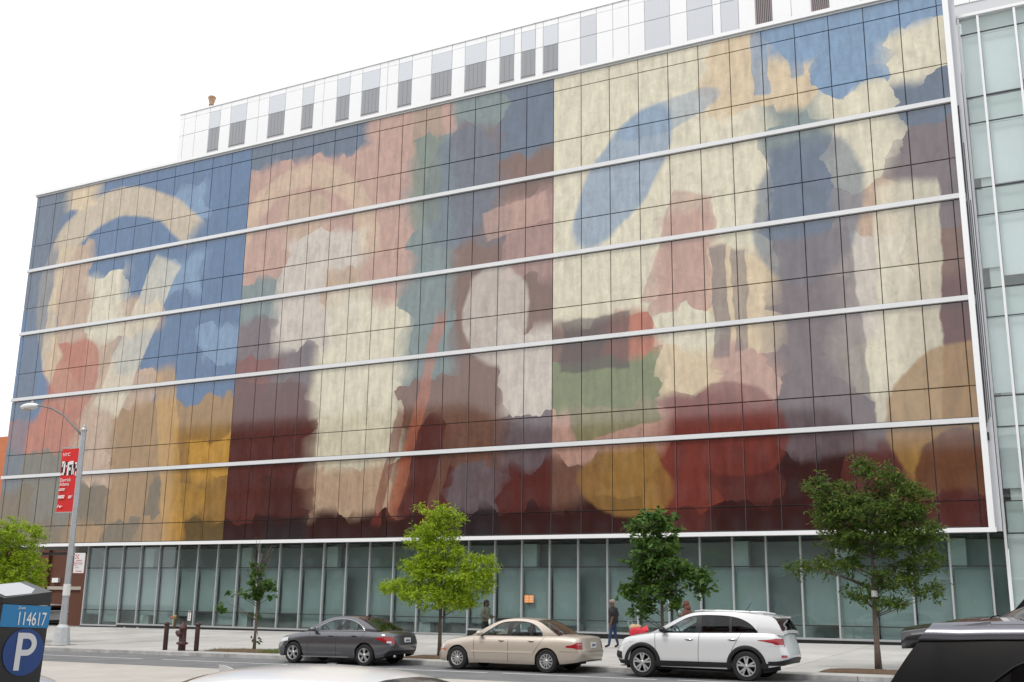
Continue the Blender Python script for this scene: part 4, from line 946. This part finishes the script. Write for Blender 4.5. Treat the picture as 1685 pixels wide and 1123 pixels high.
# tan saloon
S2 = dict(L=4.80, W=1.80, xf=.86, xr=3.70, R=.318, ra=.362, rf=.55, rr=.45, nf=2.6, nr=4.2, paint=paint('paint_champagne', (.52, .455, .385), .3, .33), rim='ten',
  bottom=[(0, .25), (.4, .22), (.9, .21), (3.7, .22), (4.2, .26), (4.8, .34)],
  top=[(0, .68), (.25, .77), (.7, .85), (1.3, .93), (2.0, .955), (2.8, .965), (3.6, .975), (4.1, .985), (4.55, .965), (4.8, .93)], crown=.05, sect=SECT,
  nose=[(0, .03), (.35, 0), (.5, .05), (1, .14)], tail=[(0, .06), (.3, 0), (.5, .03), (.55, .06), (1, .10)], cowl=1.25, deck=3.85,
  roof=[(1.22, .93), (1.6, 1.12), (1.95, 1.30), (2.25, 1.40), (2.65, 1.435), (3.1, 1.415), (3.4, 1.35), (3.7, 1.19), (4.02, .985)], tumble=.24, rcrown=.03, ws_top=2.12, rw_top=3.28,
  dlo_top=[(1.62, .98), (1.9, 1.15), (2.2, 1.31), (2.6, 1.36), (3.0, 1.345), (3.3, 1.25), (3.5, 1.08), (3.53, .995)], dlo_low=[(1.5, .975), (3.6, .985)],
  windows=[(1.62, 2.44), (2.56, 3.16), (3.19, 3.53)], seats=[2.3, 3.15],
  patches=[('tail_lamp', lampred, .985, 1.62, [(0, .70), (.5, .66), (1, .66)], [(0, .745), (.35, .84), (1, .84)]), ('turn_lamp', mat('lamp_pink', (.50, .16, .15), .2), 1.3, 1.6, [(0, .765), (1, .765)], [(0, .815), (1, .815)]),
    ('headlamp', lampclear, -.6, -.12, [(0, .55), (1, .58)], [(0, .68), (1, .69)]), ('grille', trim_m, -1, -.7, [(0, .5), (1, .5)], [(0, .68), (1, .68)]), ('side_marker', lampamber, -.22, -.06, [(0, .53), (1, .53)], [(0, .585), (1, .585)]),
    ('rub_strip', paint('champagne_strip', (.62, .53, .46), .2), .195, .715, [(0, .50), (1, .52)], [(0, .55), (1, .57)]), ('bumper_line', mat('seam_dark', (.03, .03, .03), .7), .93, 2.0, [(0, .585), (1, .60)], [(0, .592), (1, .607)]),
    ('rear_shade', trim_m, 1.3, 2.0, [(0, .30), (1, .34)], [(0, .335), (1, .37)])],
  seams=[(1.42, .30, .93, -.04), (2.50, .25, .955, .0), (3.32, .52, .97, lambda t: -.02 + .32 * t)], handles=[(2.28, .84, .10), (3.22, .85, .10)], mirror=(1.6, .97))
c2, sf2, *_ = make_car('parked_car', 'champagne tan sedan with multi spoke wheels parked at the kerb', (35.14 - .86 + 2.4, -15.98, zr(36.9)), 0, S2, 'cars parked along the far kerb')
rear_plate(c2, sf2, S2, .76)
# white crossover
SECT3 = [(0, .95), (.12, .985), (.35, 1.0), (.6, .995), (.78, .975), (.9, .945), (1.0, .90)]
S3 = dict(L=4.76, W=1.89, xf=.93, xr=3.71, R=.368, ra=.425, rf=.62, rr=.50, nf=2.7, nr=4.0, tw=.235, paint=paint('paint_white', (.66, .67, .68), .15, .25), rim='suv',
  bottom=[(0, .36), (.4, .30), (.9, .28), (3.7, .28), (4.2, .34), (4.76, .44)],
  top=[(0, .80), (.25, .94), (.7, 1.03), (1.25, 1.11), (2.0, 1.13), (2.8, 1.145), (3.6, 1.165), (4.2, 1.17), (4.76, 1.13)], crown=.06, sect=SECT3,
  nose=[(0, .10), (.3, .0), (.6, .02), (1, .17)], tail=[(0, .05), (.22, 0), (.5, .04), (1, .14)], cowl=1.15, deck=4.45,
  roof=[(1.1, 1.09), (1.5, 1.29), (1.9, 1.50), (2.25, 1.635), (2.7, 1.68), (3.3, 1.68), (3.9, 1.645), (4.3, 1.59), (4.46, 1.50), (4.58, 1.30), (4.66, 1.15)], tumble=.20, rcrown=.03, ws_top=2.08, rw_top=4.34, rw_bot=4.62,
  dlo_top=[(1.45, 1.15), (1.8, 1.34), (2.15, 1.52), (2.5, 1.585), (3.1, 1.585), (3.5, 1.53), (3.8, 1.40), (4.0, 1.21)], dlo_low=[(1.4, 1.14), (4.05, 1.195)],
  windows=[(1.45, 2.40), (2.52, 3.28), (3.33, 4.0)], seats=[2.3, 3.2], wglass=[car_glass, dark_glass, dark_glass], rglass=glass('black_glass', (.012, .012, .013), 1.5), lips=.085,
  patches=[('tail_lamp', lampred, .93, 1.6, [(0, 1.0), (.3, .90), (1, .86)], [(0, 1.01), (.3, 1.06), (1, 1.05)]), ('reversing_lamp', lampclear, 1.0, 1.55, [(0, .885), (1, .865)], [(0, .90), (1, .905)]),
    ('headlamp', lampclear, -.5, .02, [(0, .70), (1, .90)], [(0, .82), (1, .985)]), ('headlamp_bezel', trim_m, -.75, -.45, [(0, .69), (1, .69)], [(0, .83), (1, .83)]), ('fog_lamp_bezel', trim_m, -.6, -.22, [(0, .48), (1, .44)], [(0, .66), (1, .62)]),
    ('grille', trim_m, -1, -.75, [(0, .6), (1, .6)], [(0, .82), (1, .82)]), ('sill_cladding', trim_m, 0.0, 1.0, [(0, .28), (1, .33)], [(0, .43), (1, .45)]), ('rear_cladding', trim_m, 1.0, 2.0, [(0, .40), (1, .445)], [(0, .50), (1, .60)]),
    ('front_cladding', trim_m, -1, 0, [(0, .33), (1, .31)], [(0, .44), (1, .41)]), ('rear_reflector', lampred, 1.3, 1.6, [(0, .60), (1, .60)], [(0, .66), (1, .66)])],
  seams=[(1.32, .45, 1.11, -.05), (2.46, .44, 1.14, .02), (3.28, .72, 1.16, lambda t: .05 + .25 * t)], handles=[(2.22, .985, .12), (3.36, 1.01, .12)], handle_m=chrome, mirror=(1.52, 1.16), mirror_m=trim_m)
c3, sf3, u3, gy3, gz3, _b = make_car('parked_car', 'white sport utility car with black wheel arch cladding parked at the kerb', (40.83 - .93 + 2.38, -16.02, zr(42.5)), 0, S3, 'cars parked along the far kerb')
MB().add([(4.2-2.38,-.60,1.63),(4.2-2.38,.60,1.63),(4.53-2.38,.56,1.585),(4.53-2.38,-.56,1.585),(4.2-2.38,-.60,1.55),(4.2-2.38,.60,1.55),(4.50-2.38,.56,1.545),(4.50-2.38,-.56,1.545)], [(0,1,2,3),(7,6,5,4),(2,6,7,3),(0,3,7,4),(1,5,6,2),(0,4,5,1)]).build('roof_spoiler', S3['paint'], c3)
MB().box(3.55 - 2.38, 3.62 - 2.38, -.01, .01, 1.70, 1.72).build('antenna_base', trim_m, c3)
MB().tube([(3.56 - 2.38, -.3, 1.70), (3.72 - 2.38, -.3, 1.92)], .008, 5).build('antenna', trim_m, c3)
for y in (-.62, .62): MB().tube([(2.3 - 2.38, y, 1.69), (2.5 - 2.38, y, 1.715), (3.8 - 2.38, y, 1.69), (4.1 - 2.38, y, 1.645)], .018, 6).build('roof_rail', S3['paint'], c3, True)
# the far silver car in the yard beyond the passage
S4 = dict(S1); S4.update(paint=paint('paint_silver', (.55, .56, .58), .4, .3), mirror_m=paint('paint_silver', ()), handle_m=paint('paint_silver', ()), roof_paint=paint('paint_silver', ()))
S4b = dict(S3); S4b.update(paint=paint('paint_silver', ()), mirror_m=trim_m, wglass=[car_glass, dark_glass, dark_glass])
make_car('parked_car', 'silver hatchback standing in front of the brick building', (-17.0, 11.6, zr(-17) - .05 + .012), rad(-12), S4b)
# white sedan at the near kerb: only its roof reaches into the picture
S5 = dict(S2); S5.update(paint=paint('paint_clean_white', (.80, .80, .80), 0, .28), rcrown=.075, roof=[(x_, z_ if z_ < 1.1 else 1.1 + (z_ - 1.1) * .74) for x_, z_ in S2['roof']], dlo_top=[(x_, z_ if z_ < 1.0 else 1.0 + (z_ - 1.0) * .68) for x_, z_ in S2['dlo_top']]); S5['L'] = 4.80
c5, *_ = make_car('parked_car', 'white sedan with a shark fin aerial parked beside the parking meter', (47.6, -39.10, zr(46.7) + .012), math.pi, S5)
b = MB(); xx = 3.42 - 2.4
rows = []
for k in range(9):
    t = k / 8; h = .06 * (math.sin(t * math.pi * .5) ** 1.6); w_ = .028 * (1 - .6 * t)
    rows.append([(xx - .12 + .22 * t, -w_, 1.27), (xx - .12 + .22 * t + .03 * t, -w_ * .3, 1.335 + h), (xx - .12 + .22 * t + .03 * t, w_ * .3, 1.335 + h), (xx - .12 + .22 * t, w_, 1.27)])
b.grid(rows); b.add([rows[-1][0], rows[-1][1], rows[-1][2], rows[-1][3]], [(0,1,2,3)]); b.build('fin_aerial', S5['paint'], c5)
# silver car in the lane
make_car('passing_car', 'silver sedan in the traffic lane beyond the parking meter', (40.15 - 2.315, -35.3, zr(38)), math.pi, S4)
# dark sport utility vehicle close to the camera
S6 = dict(S3); S6.update(L=5.0, W=2.0, paint=paint('paint_dark', (.045, .045, .05), .5, .22), xf=1.0, xr=3.87, R=.39, ra=.44,
  top=[(0, .88), (.25, 1.02), (.8, 1.10), (1.35, 1.16), (2.0, 1.18), (3.6, 1.20), (4.6, 1.20), (5.0, 1.16)], roof=[(1.3, 1.14), (1.75, 1.38), (2.15, 1.55), (2.5, 1.655), (3.0, 1.69), (3.8, 1.69), (4.3, 1.682), (4.58, 1.665), (4.68, 1.60), (4.82, 1.40), (4.96, 1.18)],
  cowl=1.35, deck=4.75, ws_top=2.35, rw_top=4.60, rw_bot=4.92, dlo_top=[(1.75, 1.21), (2.1, 1.42), (2.4, 1.54), (2.8, 1.58), (3.4, 1.58), (4.0, 1.57), (4.3, 1.53), (4.6, 1.26)], dlo_low=[(1.6, 1.2), (4.8, 1.235)],
  windows=[(1.75, 2.75), (2.87, 3.75), (3.83, 4.6)], wglass=[dark_glass] * 3, rglass=glass('black_glass'), pillar_m=mat('satin_black', (.006, .006, .007), .35, spec=.25), wtrim=mat('satin_black'), trim_r=.004, seats=[2.6, 3.5], tumble=.17, mirror=(1.85, 1.22),
  seams=[(1.5, .5, 1.15, 0), (2.8, .45, 1.18, 0), (3.7, .7, 1.19, .2)], handles=[(2.6, 1.03, .12), (3.6, 1.05, .12)], handle_m=trim_m)
c6, sf6, u6, gy6, gz6, _b = make_car('parked_car', 'dark sport utility vehicle with roof rails and a black roof box near the camera', (50.72 + 2.30, -38.95, zr(53)), math.pi, S6); c6.scale = (1, 1, 1.025)
sp6 = MB(); rows = []
for k in range(9):
    t_ = k / 8; x_ = 4.42 + .36 * t_; zc_ = 1.690 - .05 * t_; e_ = .035 + .03 * (1 - t_)
    rows.append([(x_ - 2.5 - .03 * abs(q) ** 3, (.745 - .02 * t_) * q, zc_ + .022 * (1 - q * q)) for q in (-1, -.9, -.6, -.3, 0, .3, .6, .9, 1)] + [(x_ - 2.5 - .03 * abs(q) ** 3, (.745 - .02 * t_) * q, zc_ - e_ - .03) for q in (1, .6, 0, -.6, -1)] + [(x_ - 2.5 - .03, -(.745 - .02 * t_), zc_)])
sp6.grid(rows); sp6.add(rows[-1][:14], [tuple(range(14))])
b = MB(); rows = []
for sd_ in (-1, 1):
    rows = []
    for k in range(21):
        x_ = 2.45 + 2.17 * k / 20; z_ = gz6(min(x_, 4.56)); rows.append([(x_ - 2.5 + (1.1 * d_ if k == 20 else 0), sd_ * (gy6(x_, z_ - d_) + e_), z_ - d_ + u_) for d_, e_, u_ in ((0, -.03, .012), (.01, .006, .004), (.035, .016, 0), (.055, .010, 0), (.06, -.006, 0))])
    b = MB(); b.grid(rows); b.build('roof_gutter', mat('gutter_grey', (.16, .16, .19), .3, metal=.5, coat=.5), c6, True)
sp6.build('rear_spoiler', S6['paint'], c6, True)
for y in (-.60, .60):
    MB().tube([(4.1-2.5, y, 1.69), (4.0-2.5, y, 1.73), (2.8-2.5, y, 1.745), (2.5-2.5, y, 1.69)], .02, 8).build('roof_rail', mat('rail_silver', (.6, .61, .63), .3, metal=.5), c6, True)
rb = MB(); rows = []
for k in range(13):
    t = k / 12; x = 4.42 - 1.7 * t - 2.5; e = (1 - abs(2 * t - 1) ** 5) ** .4
    rows.append([(x, .32 * e * math.cos(a), 1.70 + .085 * e * max(-.35, math.sin(a))) for a in [math.pi * q / 10 for q in range(11)]])
rb.grid(rows); bx_ = rb.build('roof_box', mat('gloss_black', (.008, .008, .009), .18, coat=.6), c6, True)
MB().add([(x_ - 2.5, y_, z_) for y_ in (-.05, .05) for x_, z_ in ((4.34, 1.735), (4.29, 1.79), (4.2, 1.792), (4.13, 1.75))], [(0,1,2,3),(7,6,5,4),(0,4,5,1),(1,5,6,2),(2,6,7,3)]).build('roof_fin', trim_m, bx_)
# litter under the grey sedan
o = MB().box(-.1, .1, -.05, .05, 0, .04).box(-.22, -.08, -.03, .04, 0, .03).build('litter', mat('paper_white', (.75, .75, .74), .7), loc=(30.6, -16.6, zr(30.6) + .002)); tag(o, 'scrap of white paper litter lying under the grey sedan', 'litter')

# ---------------------------------------------------------------- people
def person(label, loc, rz, joints, edges, radii, regions, mats_, cat='person'):
    t = thing('person', label, cat, loc, rz)
    names = list(joints); me = bpy.data.meshes.new('body')
    me.from_pydata([joints[n] for n in names], [(names.index(a), names.index(c)) for a, c in edges], [])
    o = bpy.data.objects.new('body', me); COL.objects.link(o)
    md = o.modifiers.new('skin', 'SKIN'); md.use_smooth_shade = True; o.modifiers.new('sub', 'SUBSURF').levels = 2
    lay = me.skin_vertices[0].data
    for i, n in enumerate(names): r = radii[n]; lay[i].radius = r if isinstance(r, tuple) else (r, r); lay[i].use_root = (n == 'pelvis')
    dg = bpy.context.evaluated_depsgraph_get(); m2 = bpy.data.meshes.new_from_object(o.evaluated_get(dg)); bpy.data.objects.remove(o); bpy.data.meshes.remove(me)
    m2.materials.clear()
    for m_ in mats_: m2.materials.append(m_)
    J = {n: Vector(joints[n]) for n in names}
    def dseg(p, a, c):
        ab = c - a; u = max(0, min(1, (p - a).dot(ab) / max(1e-9, ab.length_squared))); return (p - (a + ab * u)).length
    for pl in m2.polygons:
        c_ = pl.center; best = min(edges, key=lambda e: dseg(c_, J[e[0]], J[e[1]])); pl.material_index = regions(best, c_, J)
        pl.use_smooth = True
    m2.name = 'body'; ob_ = link('body', m2, t); return t
def pose(stride=.18, armL=None, armR=None, h=1.74, lean=0.0, headturn=0):
    k = h / 1.74
    J = dict(pelvis=(0,0,.93), waist=(lean*.4,0,1.08), chest=(lean*.8,0,1.30), neck=(lean,0,1.47), headb=(lean+.02,0,1.54), head=(lean+.035,0,1.64), crown=(lean+.025,0,1.70),
      hipL=(0,.09,.90), kneeL=(stride*.55,.10,.50), ankL=(stride,.10,.09), toeL=(stride+.17,.11,.035), hipR=(0,-.09,.90), kneeR=(-stride*.25,-.10,.50), ankR=(-stride*1.1,-.10,.10), toeR=(-stride*1.1+.16,-.11,.035),
      shL=(lean*.9,.18,1.42), elL=(-.04+lean,.24,1.14), wrL=(.06+lean,.25,.90), haL=(.08+lean,.25,.81), shR=(lean*.9,-.18,1.42), elR=(.02+lean,-.24,1.14), wrR=(.12+lean,-.25,.92), haR=(.15+lean,-.25,.83))
    if armL: J.update(armL)
    if armR: J.update(armR)
    return {n: (v[0]*k, v[1]*k, v[2]*k) for n, v in J.items()}
EDG = [('pelvis','waist'),('waist','chest'),('chest','neck'),('neck','headb'),('headb','head'),('head','crown'),('pelvis','hipL'),('hipL','kneeL'),('kneeL','ankL'),('ankL','toeL'),('pelvis','hipR'),('hipR','kneeR'),('kneeR','ankR'),('ankR','toeR'),
       ('chest','shL'),('shL','elL'),('elL','wrL'),('wrL','haL'),('chest','shR'),('shR','elR'),('elR','wrR'),('wrR','haR')]
RAD = dict(pelvis=(.15,.13), waist=(.15,.125), chest=(.17,.135), neck=.062, headb=.07, head=(.088,.10), crown=(.07,.08), hipL=.095, kneeL=.065, ankL=.05, toeL=.04, hipR=.095, kneeR=.065, ankR=.05, toeR=.04, shL=.072, elL=.052, wrL=.036, haL=.038, shR=.072, elR=.052, wrR=.036, haR=.038)
def regs(sleeve_long):
    def f(e, c, J):
        a, b_ = e
        if a in ('neck', 'headb', 'head'): return 2
        if a in ('ankL', 'ankR'): return 3
        if a in ('wrL', 'wrR'): return 2
        if a in ('elL', 'elR'): return 0 if sleeve_long else 2
        if a in ('hipL', 'kneeL', 'hipR', 'kneeR') or b_ in ('hipL', 'hipR') : return 1
        if e == ('pelvis', 'waist') and c.z < J['pelvis'].z + .02: return 1
        return 0
    return f
def hand(t, J, side, closed=.5):
    """palm with four fingers and a thumb below the wrist"""
    w_ = Vector(J['wr' + side]); h = Vector(J['ha' + side]); d = (h - w_).normalized(); f = Vector((1, 0, 0)); f = (f - d * f.dot(d)).normalized(); n = d.cross(f)
    b_ = MB(); base = h + d * .005
    for k in range(4):
        o_ = base + f * (.03 - .02 * k); ln = (.075, .085, .08, .062)[k]
        b_.tube([o_, o_ + d * ln * .45, o_ + d * ln * .8 + n * .012 * closed, o_ + d * ln + n * .03 * closed], [.011, .010, .009, .006], 6)
    b_.tube([h - d * .03 + f * .03, h + d * .005 + f * .055, h + d * .04 + f * .06], [.013, .011, .008], 6)
    b_.build('fingers', t['sk'], t['o'], True)
skin1 = mat('skin_brown', (.16, .075, .045), .55); skin2 = mat('skin_dark', (.10, .05, .033), .55); hairm = mat('hair_black', (.012, .010, .010), .8)
def face(t, J, sk, col=skin1):
    c = Vector(J['head']); 
    MB().sphere((c.x + .105, 0, c.z - .02), (.022, .016, .026), 8, 6).build('nose', col, t, True)
    for y in (-.035, .035): MB().sphere((c.x + .088, y, c.z + .015), (.012, .014, .009), 8, 6).build('eye', mat('eye_dark', (.03, .02, .02), .3), t, True)
    for y in (-.088, .088): MB().sphere((c.x - .005, y, c.z - .005), (.022, .012, .034), 8, 6).build('ear', col, t, True)
    MB().sphere((c.x + .088, 0, c.z - .065), (.014, .028, .007), 8, 6).build('mouth', mat('lip', (.16, .05, .045), .5), t, True)
# man in a cap walking left
J = pose(.14, h=1.74, armL=dict(elL=(-.08,.23,1.16), wrL=(-.02,.24,.92), haL=(.01,.24,.83)), armR=dict(elR=(-.06,-.24,1.16), wrR=(.0,-.25,.92), haR=(.02,-.25,.83)))
mm_ = [mat('shirt_black', (.016, .015, .017), .8, noise=.3, nscale=20), mat('jeans_blue', (.03, .055, .12), .85, noise=.2, nscale=12), skin1, mat('shoe_black', (.012, .012, .012), .5)]
x, y = 35.5, -6.05
man = person('man in a black shirt, jeans and pale cap walking past the glazing', (x, y, zs(x, y)), math.pi, J, EDG, RAD, regs(False), mm_)
face(man, J, 0)
for sd_ in 'LR': hand(dict(o=man, sk=skin1), J, sd_)
hc = Vector(J['head'])
cp = MB(); cp.sphere((hc.x - .005, 0, hc.z + .035), (.118, .105, .085), 14, 8); cp.box(hc.x + .06, hc.x + .2, -.075, .075, hc.z + .03, hc.z + .045); cp.build('cap', mat('cap_beige', (.26, .215, .19), .8), man, True)
sh = MB(); rows = []     # loose shirt tails and sleeves
for z, rx, ry_ in ((.88, .185, .215), (1.0, .18, .21), (1.15, .175, .205), (1.3, .185, .215), (1.42, .16, .20), (1.475, .09, .11)):
    rows.append([(rx * math.cos(2*math.pi*k/24) - .005, ry_ * math.sin(2*math.pi*k/24), z) for k in range(25)])
sh.grid(rows)
for s_, sd_ in ((1, 'L'), (-1, 'R')):
    a, c = Vector(J['sh' + sd_]), Vector(J['el' + sd_]); sh.tube([a, a.lerp(c, .5), c + (c - a) * .05], [.092, .088, .082], 12)
sh.build('shirt', mm_[0], man, True)
# red cart with a tan bundle beside him
ct = thing('shopping_cart', 'red wheeled cart carrying a tan bundle behind the man in the cap', 'cart', (36.6, -6.3, zs(36.6, -6.3)))
redm = mat('cart_red', (.55, .02, .04), .6); b = MB(); rows = []
for z, sx, sy in ((.32, .24, .2), (.5, .3, .24), (.66, .34, .26), (.72, .30, .22)):
    rows.append([(sx * math.copysign(abs(math.cos(a)) ** .6, math.cos(a)), sy * math.copysign(abs(math.sin(a)) ** .6, math.sin(a)), z + .05 * math.sin(a * 3)) for a in [2*math.pi*k/20 for k in range(21)]])
b.grid(rows); b.add(rows[-1][:20], [tuple(range(20))]); b.add(rows[0][:20], [tuple(range(20))]); b.build('bag', redm, ct, True)
MB().add([(.1,-.1,.7),(.42,-.06,.66),(.3,.1,.86),(.05,.1,.72)], [(0,1,2),(0,2,3),(0,3,1),(1,3,2)]).build('bag_flap', redm, ct)
for xx_ in (-.18, .18):
    for yy_ in (-.2, .2): MB().lathe([(.001, -.02), (.08, -.02), (.08, .02), (.001, .02)], c=(xx_, yy_, .08), axis='y', n=14).build('cart_wheel', trim_m, ct)
b = MB()
for yy_ in (-.2, .2): b.tube([(-.2, yy_, .1), (-.22, yy_, .6), (-.34, yy_, .98)], .012, 6); b.tube([(-.2, yy_, .12), (.2, yy_, .12), (.2, yy_, .34)], .012, 6)
b.tube([(-.34, -.2, .98), (-.34, .2, .98)], .014, 6); b.build('cart_frame', galv, ct)
bu = MB(); bu.sphere((-.2, 0, .76), (.17, .17, .12), 12, 8); bu.sphere((-.05, .05, .78), (.14, .15, .09), 12, 8); o = bu.build('bundle', mat('bundle_tan', (.50, .36, .22), .9, noise=.2, nscale=15), loc=(36.6, -6.3, zs(36.6, -6.3)), smooth=True); tag(o, 'tan cloth bundle lying on top of the red cart', 'bundle')
# man in an olive jacket walking right
J = pose(.16, h=1.70, armR=dict(elR=(-.02,-.25,1.15), wrR=(.20,-.22,1.05), haR=(.28,-.19,1.04)), armL=dict(elL=(.02,.25,1.15), wrL=(.25,.2,1.08), haL=(.33,.17,1.08)), lean=.03)
mm_ = [mat('jacket_olive', (.10, .105, .075), .85, noise=.2, nscale=14), mat('trousers_black', (.014, .014, .016), .85), skin2, mat('shoe_black')]
x, y = 30.0, -6.0
man2 = person('bearded man in an olive jacket walking with a plastic bag', (x, y, zs(x, y)), 0, J, EDG, RAD, regs(True), mm_)
face(man2, J, 0, skin2)
for sd_ in 'LR': hand(dict(o=man2, sk=skin2), J, sd_, 1)
hc = Vector(J['head']); hb = MB(); hb.sphere((hc.x - .025, 0, hc.z + .03), (.108, .105, .095), 14, 8); hb.sphere((hc.x - .11, 0, hc.z - .07), (.055, .08, .10), 12, 8); hb.build('hair', hairm, man2, True)
MB().sphere((hc.x + .06, 0, hc.z - .085), (.05, .065, .05), 12, 8).build('beard', hairm, man2, True)
sh = MB(); rows = []
for z, rx, ry_ in ((.90, .175, .205), (1.0, .17, .20), (1.15, .17, .20), (1.28, .18, .21), (1.38, .16, .20), (1.45, .09, .10)):
    rows.append([(rx * math.cos(2*math.pi*k/24) + .02, ry_ * math.sin(2*math.pi*k/24), z * .98) for k in range(25)])
sh.grid(rows)
for sd_ in 'LR':
    a, c, e = (Vector(J[n + sd_]) for n in ('sh', 'el', 'wr')); sh.tube([a, a.lerp(c, .5), c, c.lerp(e, .9)], [.088, .082, .074, .056], 12)
sh.build('jacket', mm_[0], man2, True)
hp = Vector(J['haR']); o = MB().sphere((hp.x + .03, hp.y, hp.z - .14), (.05, .05, .13), 10, 8).build('plastic_bag', mat('plastic_white', (.62, .66, .62), .4), loc=(x, y, zs(x, y)), smooth=True); tag(o, 'small white plastic bag held by the man in the olive jacket', 'bag')
# person in a brown hood reading papers behind the white car
J = pose(.05, h=1.68, lean=.10, armR=dict(elR=(.08,-.25,1.14), wrR=(.28,-.16,1.20), haR=(.36,-.13,1.23)), armL=dict(elL=(.08,.25,1.14), wrL=(.28,.16,1.20), haL=(.36,.13,1.23)))
mm_ = [mat('hoodie_brown', (.13, .05, .035), .9, noise=.2, nscale=16), mat('trousers_black'), skin2, mat('shoe_black')]
x, y = 38.45, -6.0
man3 = person('person in a brown hooded top reading white papers behind the white car', (x, y, zs(x, y)), math.pi, J, EDG, RAD, regs(True), mm_)
face(man3, J, 0, skin2)
for sd_ in 'LR': hand(dict(o=man3, sk=skin2), J, sd_, 1)
hc = Vector(J['head']); hb = MB(); hb.sphere((hc.x - .03, 0, hc.z + .02), (.115, .112, .125), 14, 8); hb.sphere((hc.x - .07, 0, hc.z - .12), (.13, .14, .10), 12, 8); hb.build('hood', mat('hoodie_brown'), man3, True)
MB().sphere((hc.x + .06, 0, hc.z - .085), (.048, .06, .05), 12, 8).build('beard', hairm, man3, True)
sh = MB(); rows = []
for z, rx, ry_ in ((.88, .18, .21), (1.0, .175, .205), (1.15, .175, .205), (1.28, .19, .215), (1.38, .17, .20), (1.44, .10, .11)):
    rows.append([(rx * math.cos(2*math.pi*k/24) + .09 * (z - .88) / .56, ry_ * math.sin(2*math.pi*k/24), z * .97) for k in range(25)])
sh.grid(rows)
for sd_ in 'LR':
    a, c, e = (Vector(J[n + sd_]) for n in ('sh', 'el', 'wr')); sh.tube([a, a.lerp(c, .5), c, c.lerp(e, .9)], [.09, .085, .075, .058], 12)
sh.build('hooded_top', mat('hoodie_brown'), man3, True)
pa = MB(); pa.bar((.36, 0, 1.30), (.50, 0, 1.52), .26, .006, up=(1, 0, -.6)); o = pa.build('papers', mat('paper_white'), loc=(x, y, zs(x, y))); o.rotation_euler = (0, 0, math.pi); tag(o, 'white sheets of paper held by the person in the brown hood', 'paper')
# dark figure by the silver hatchback
J = pose(.03, h=1.62)
x, y = -13.6, 10.6
fig = person('person in dark clothes standing at the tail of the silver hatchback', (x, y, zr(x) - .05), math.pi / 2, J, EDG, RAD, regs(True), [mat('trousers_black'), mat('trousers_black'), skin2, mat('shoe_black')])
face(fig, J, 0, skin2)
for sd_ in 'LR': hand(dict(o=fig, sk=skin2), J, sd_)
hc = Vector(J['head']); MB().sphere((hc.x - .02, 0, hc.z + .03), (.105, .1, .09), 12, 8).build('hair', hairm, fig, True)
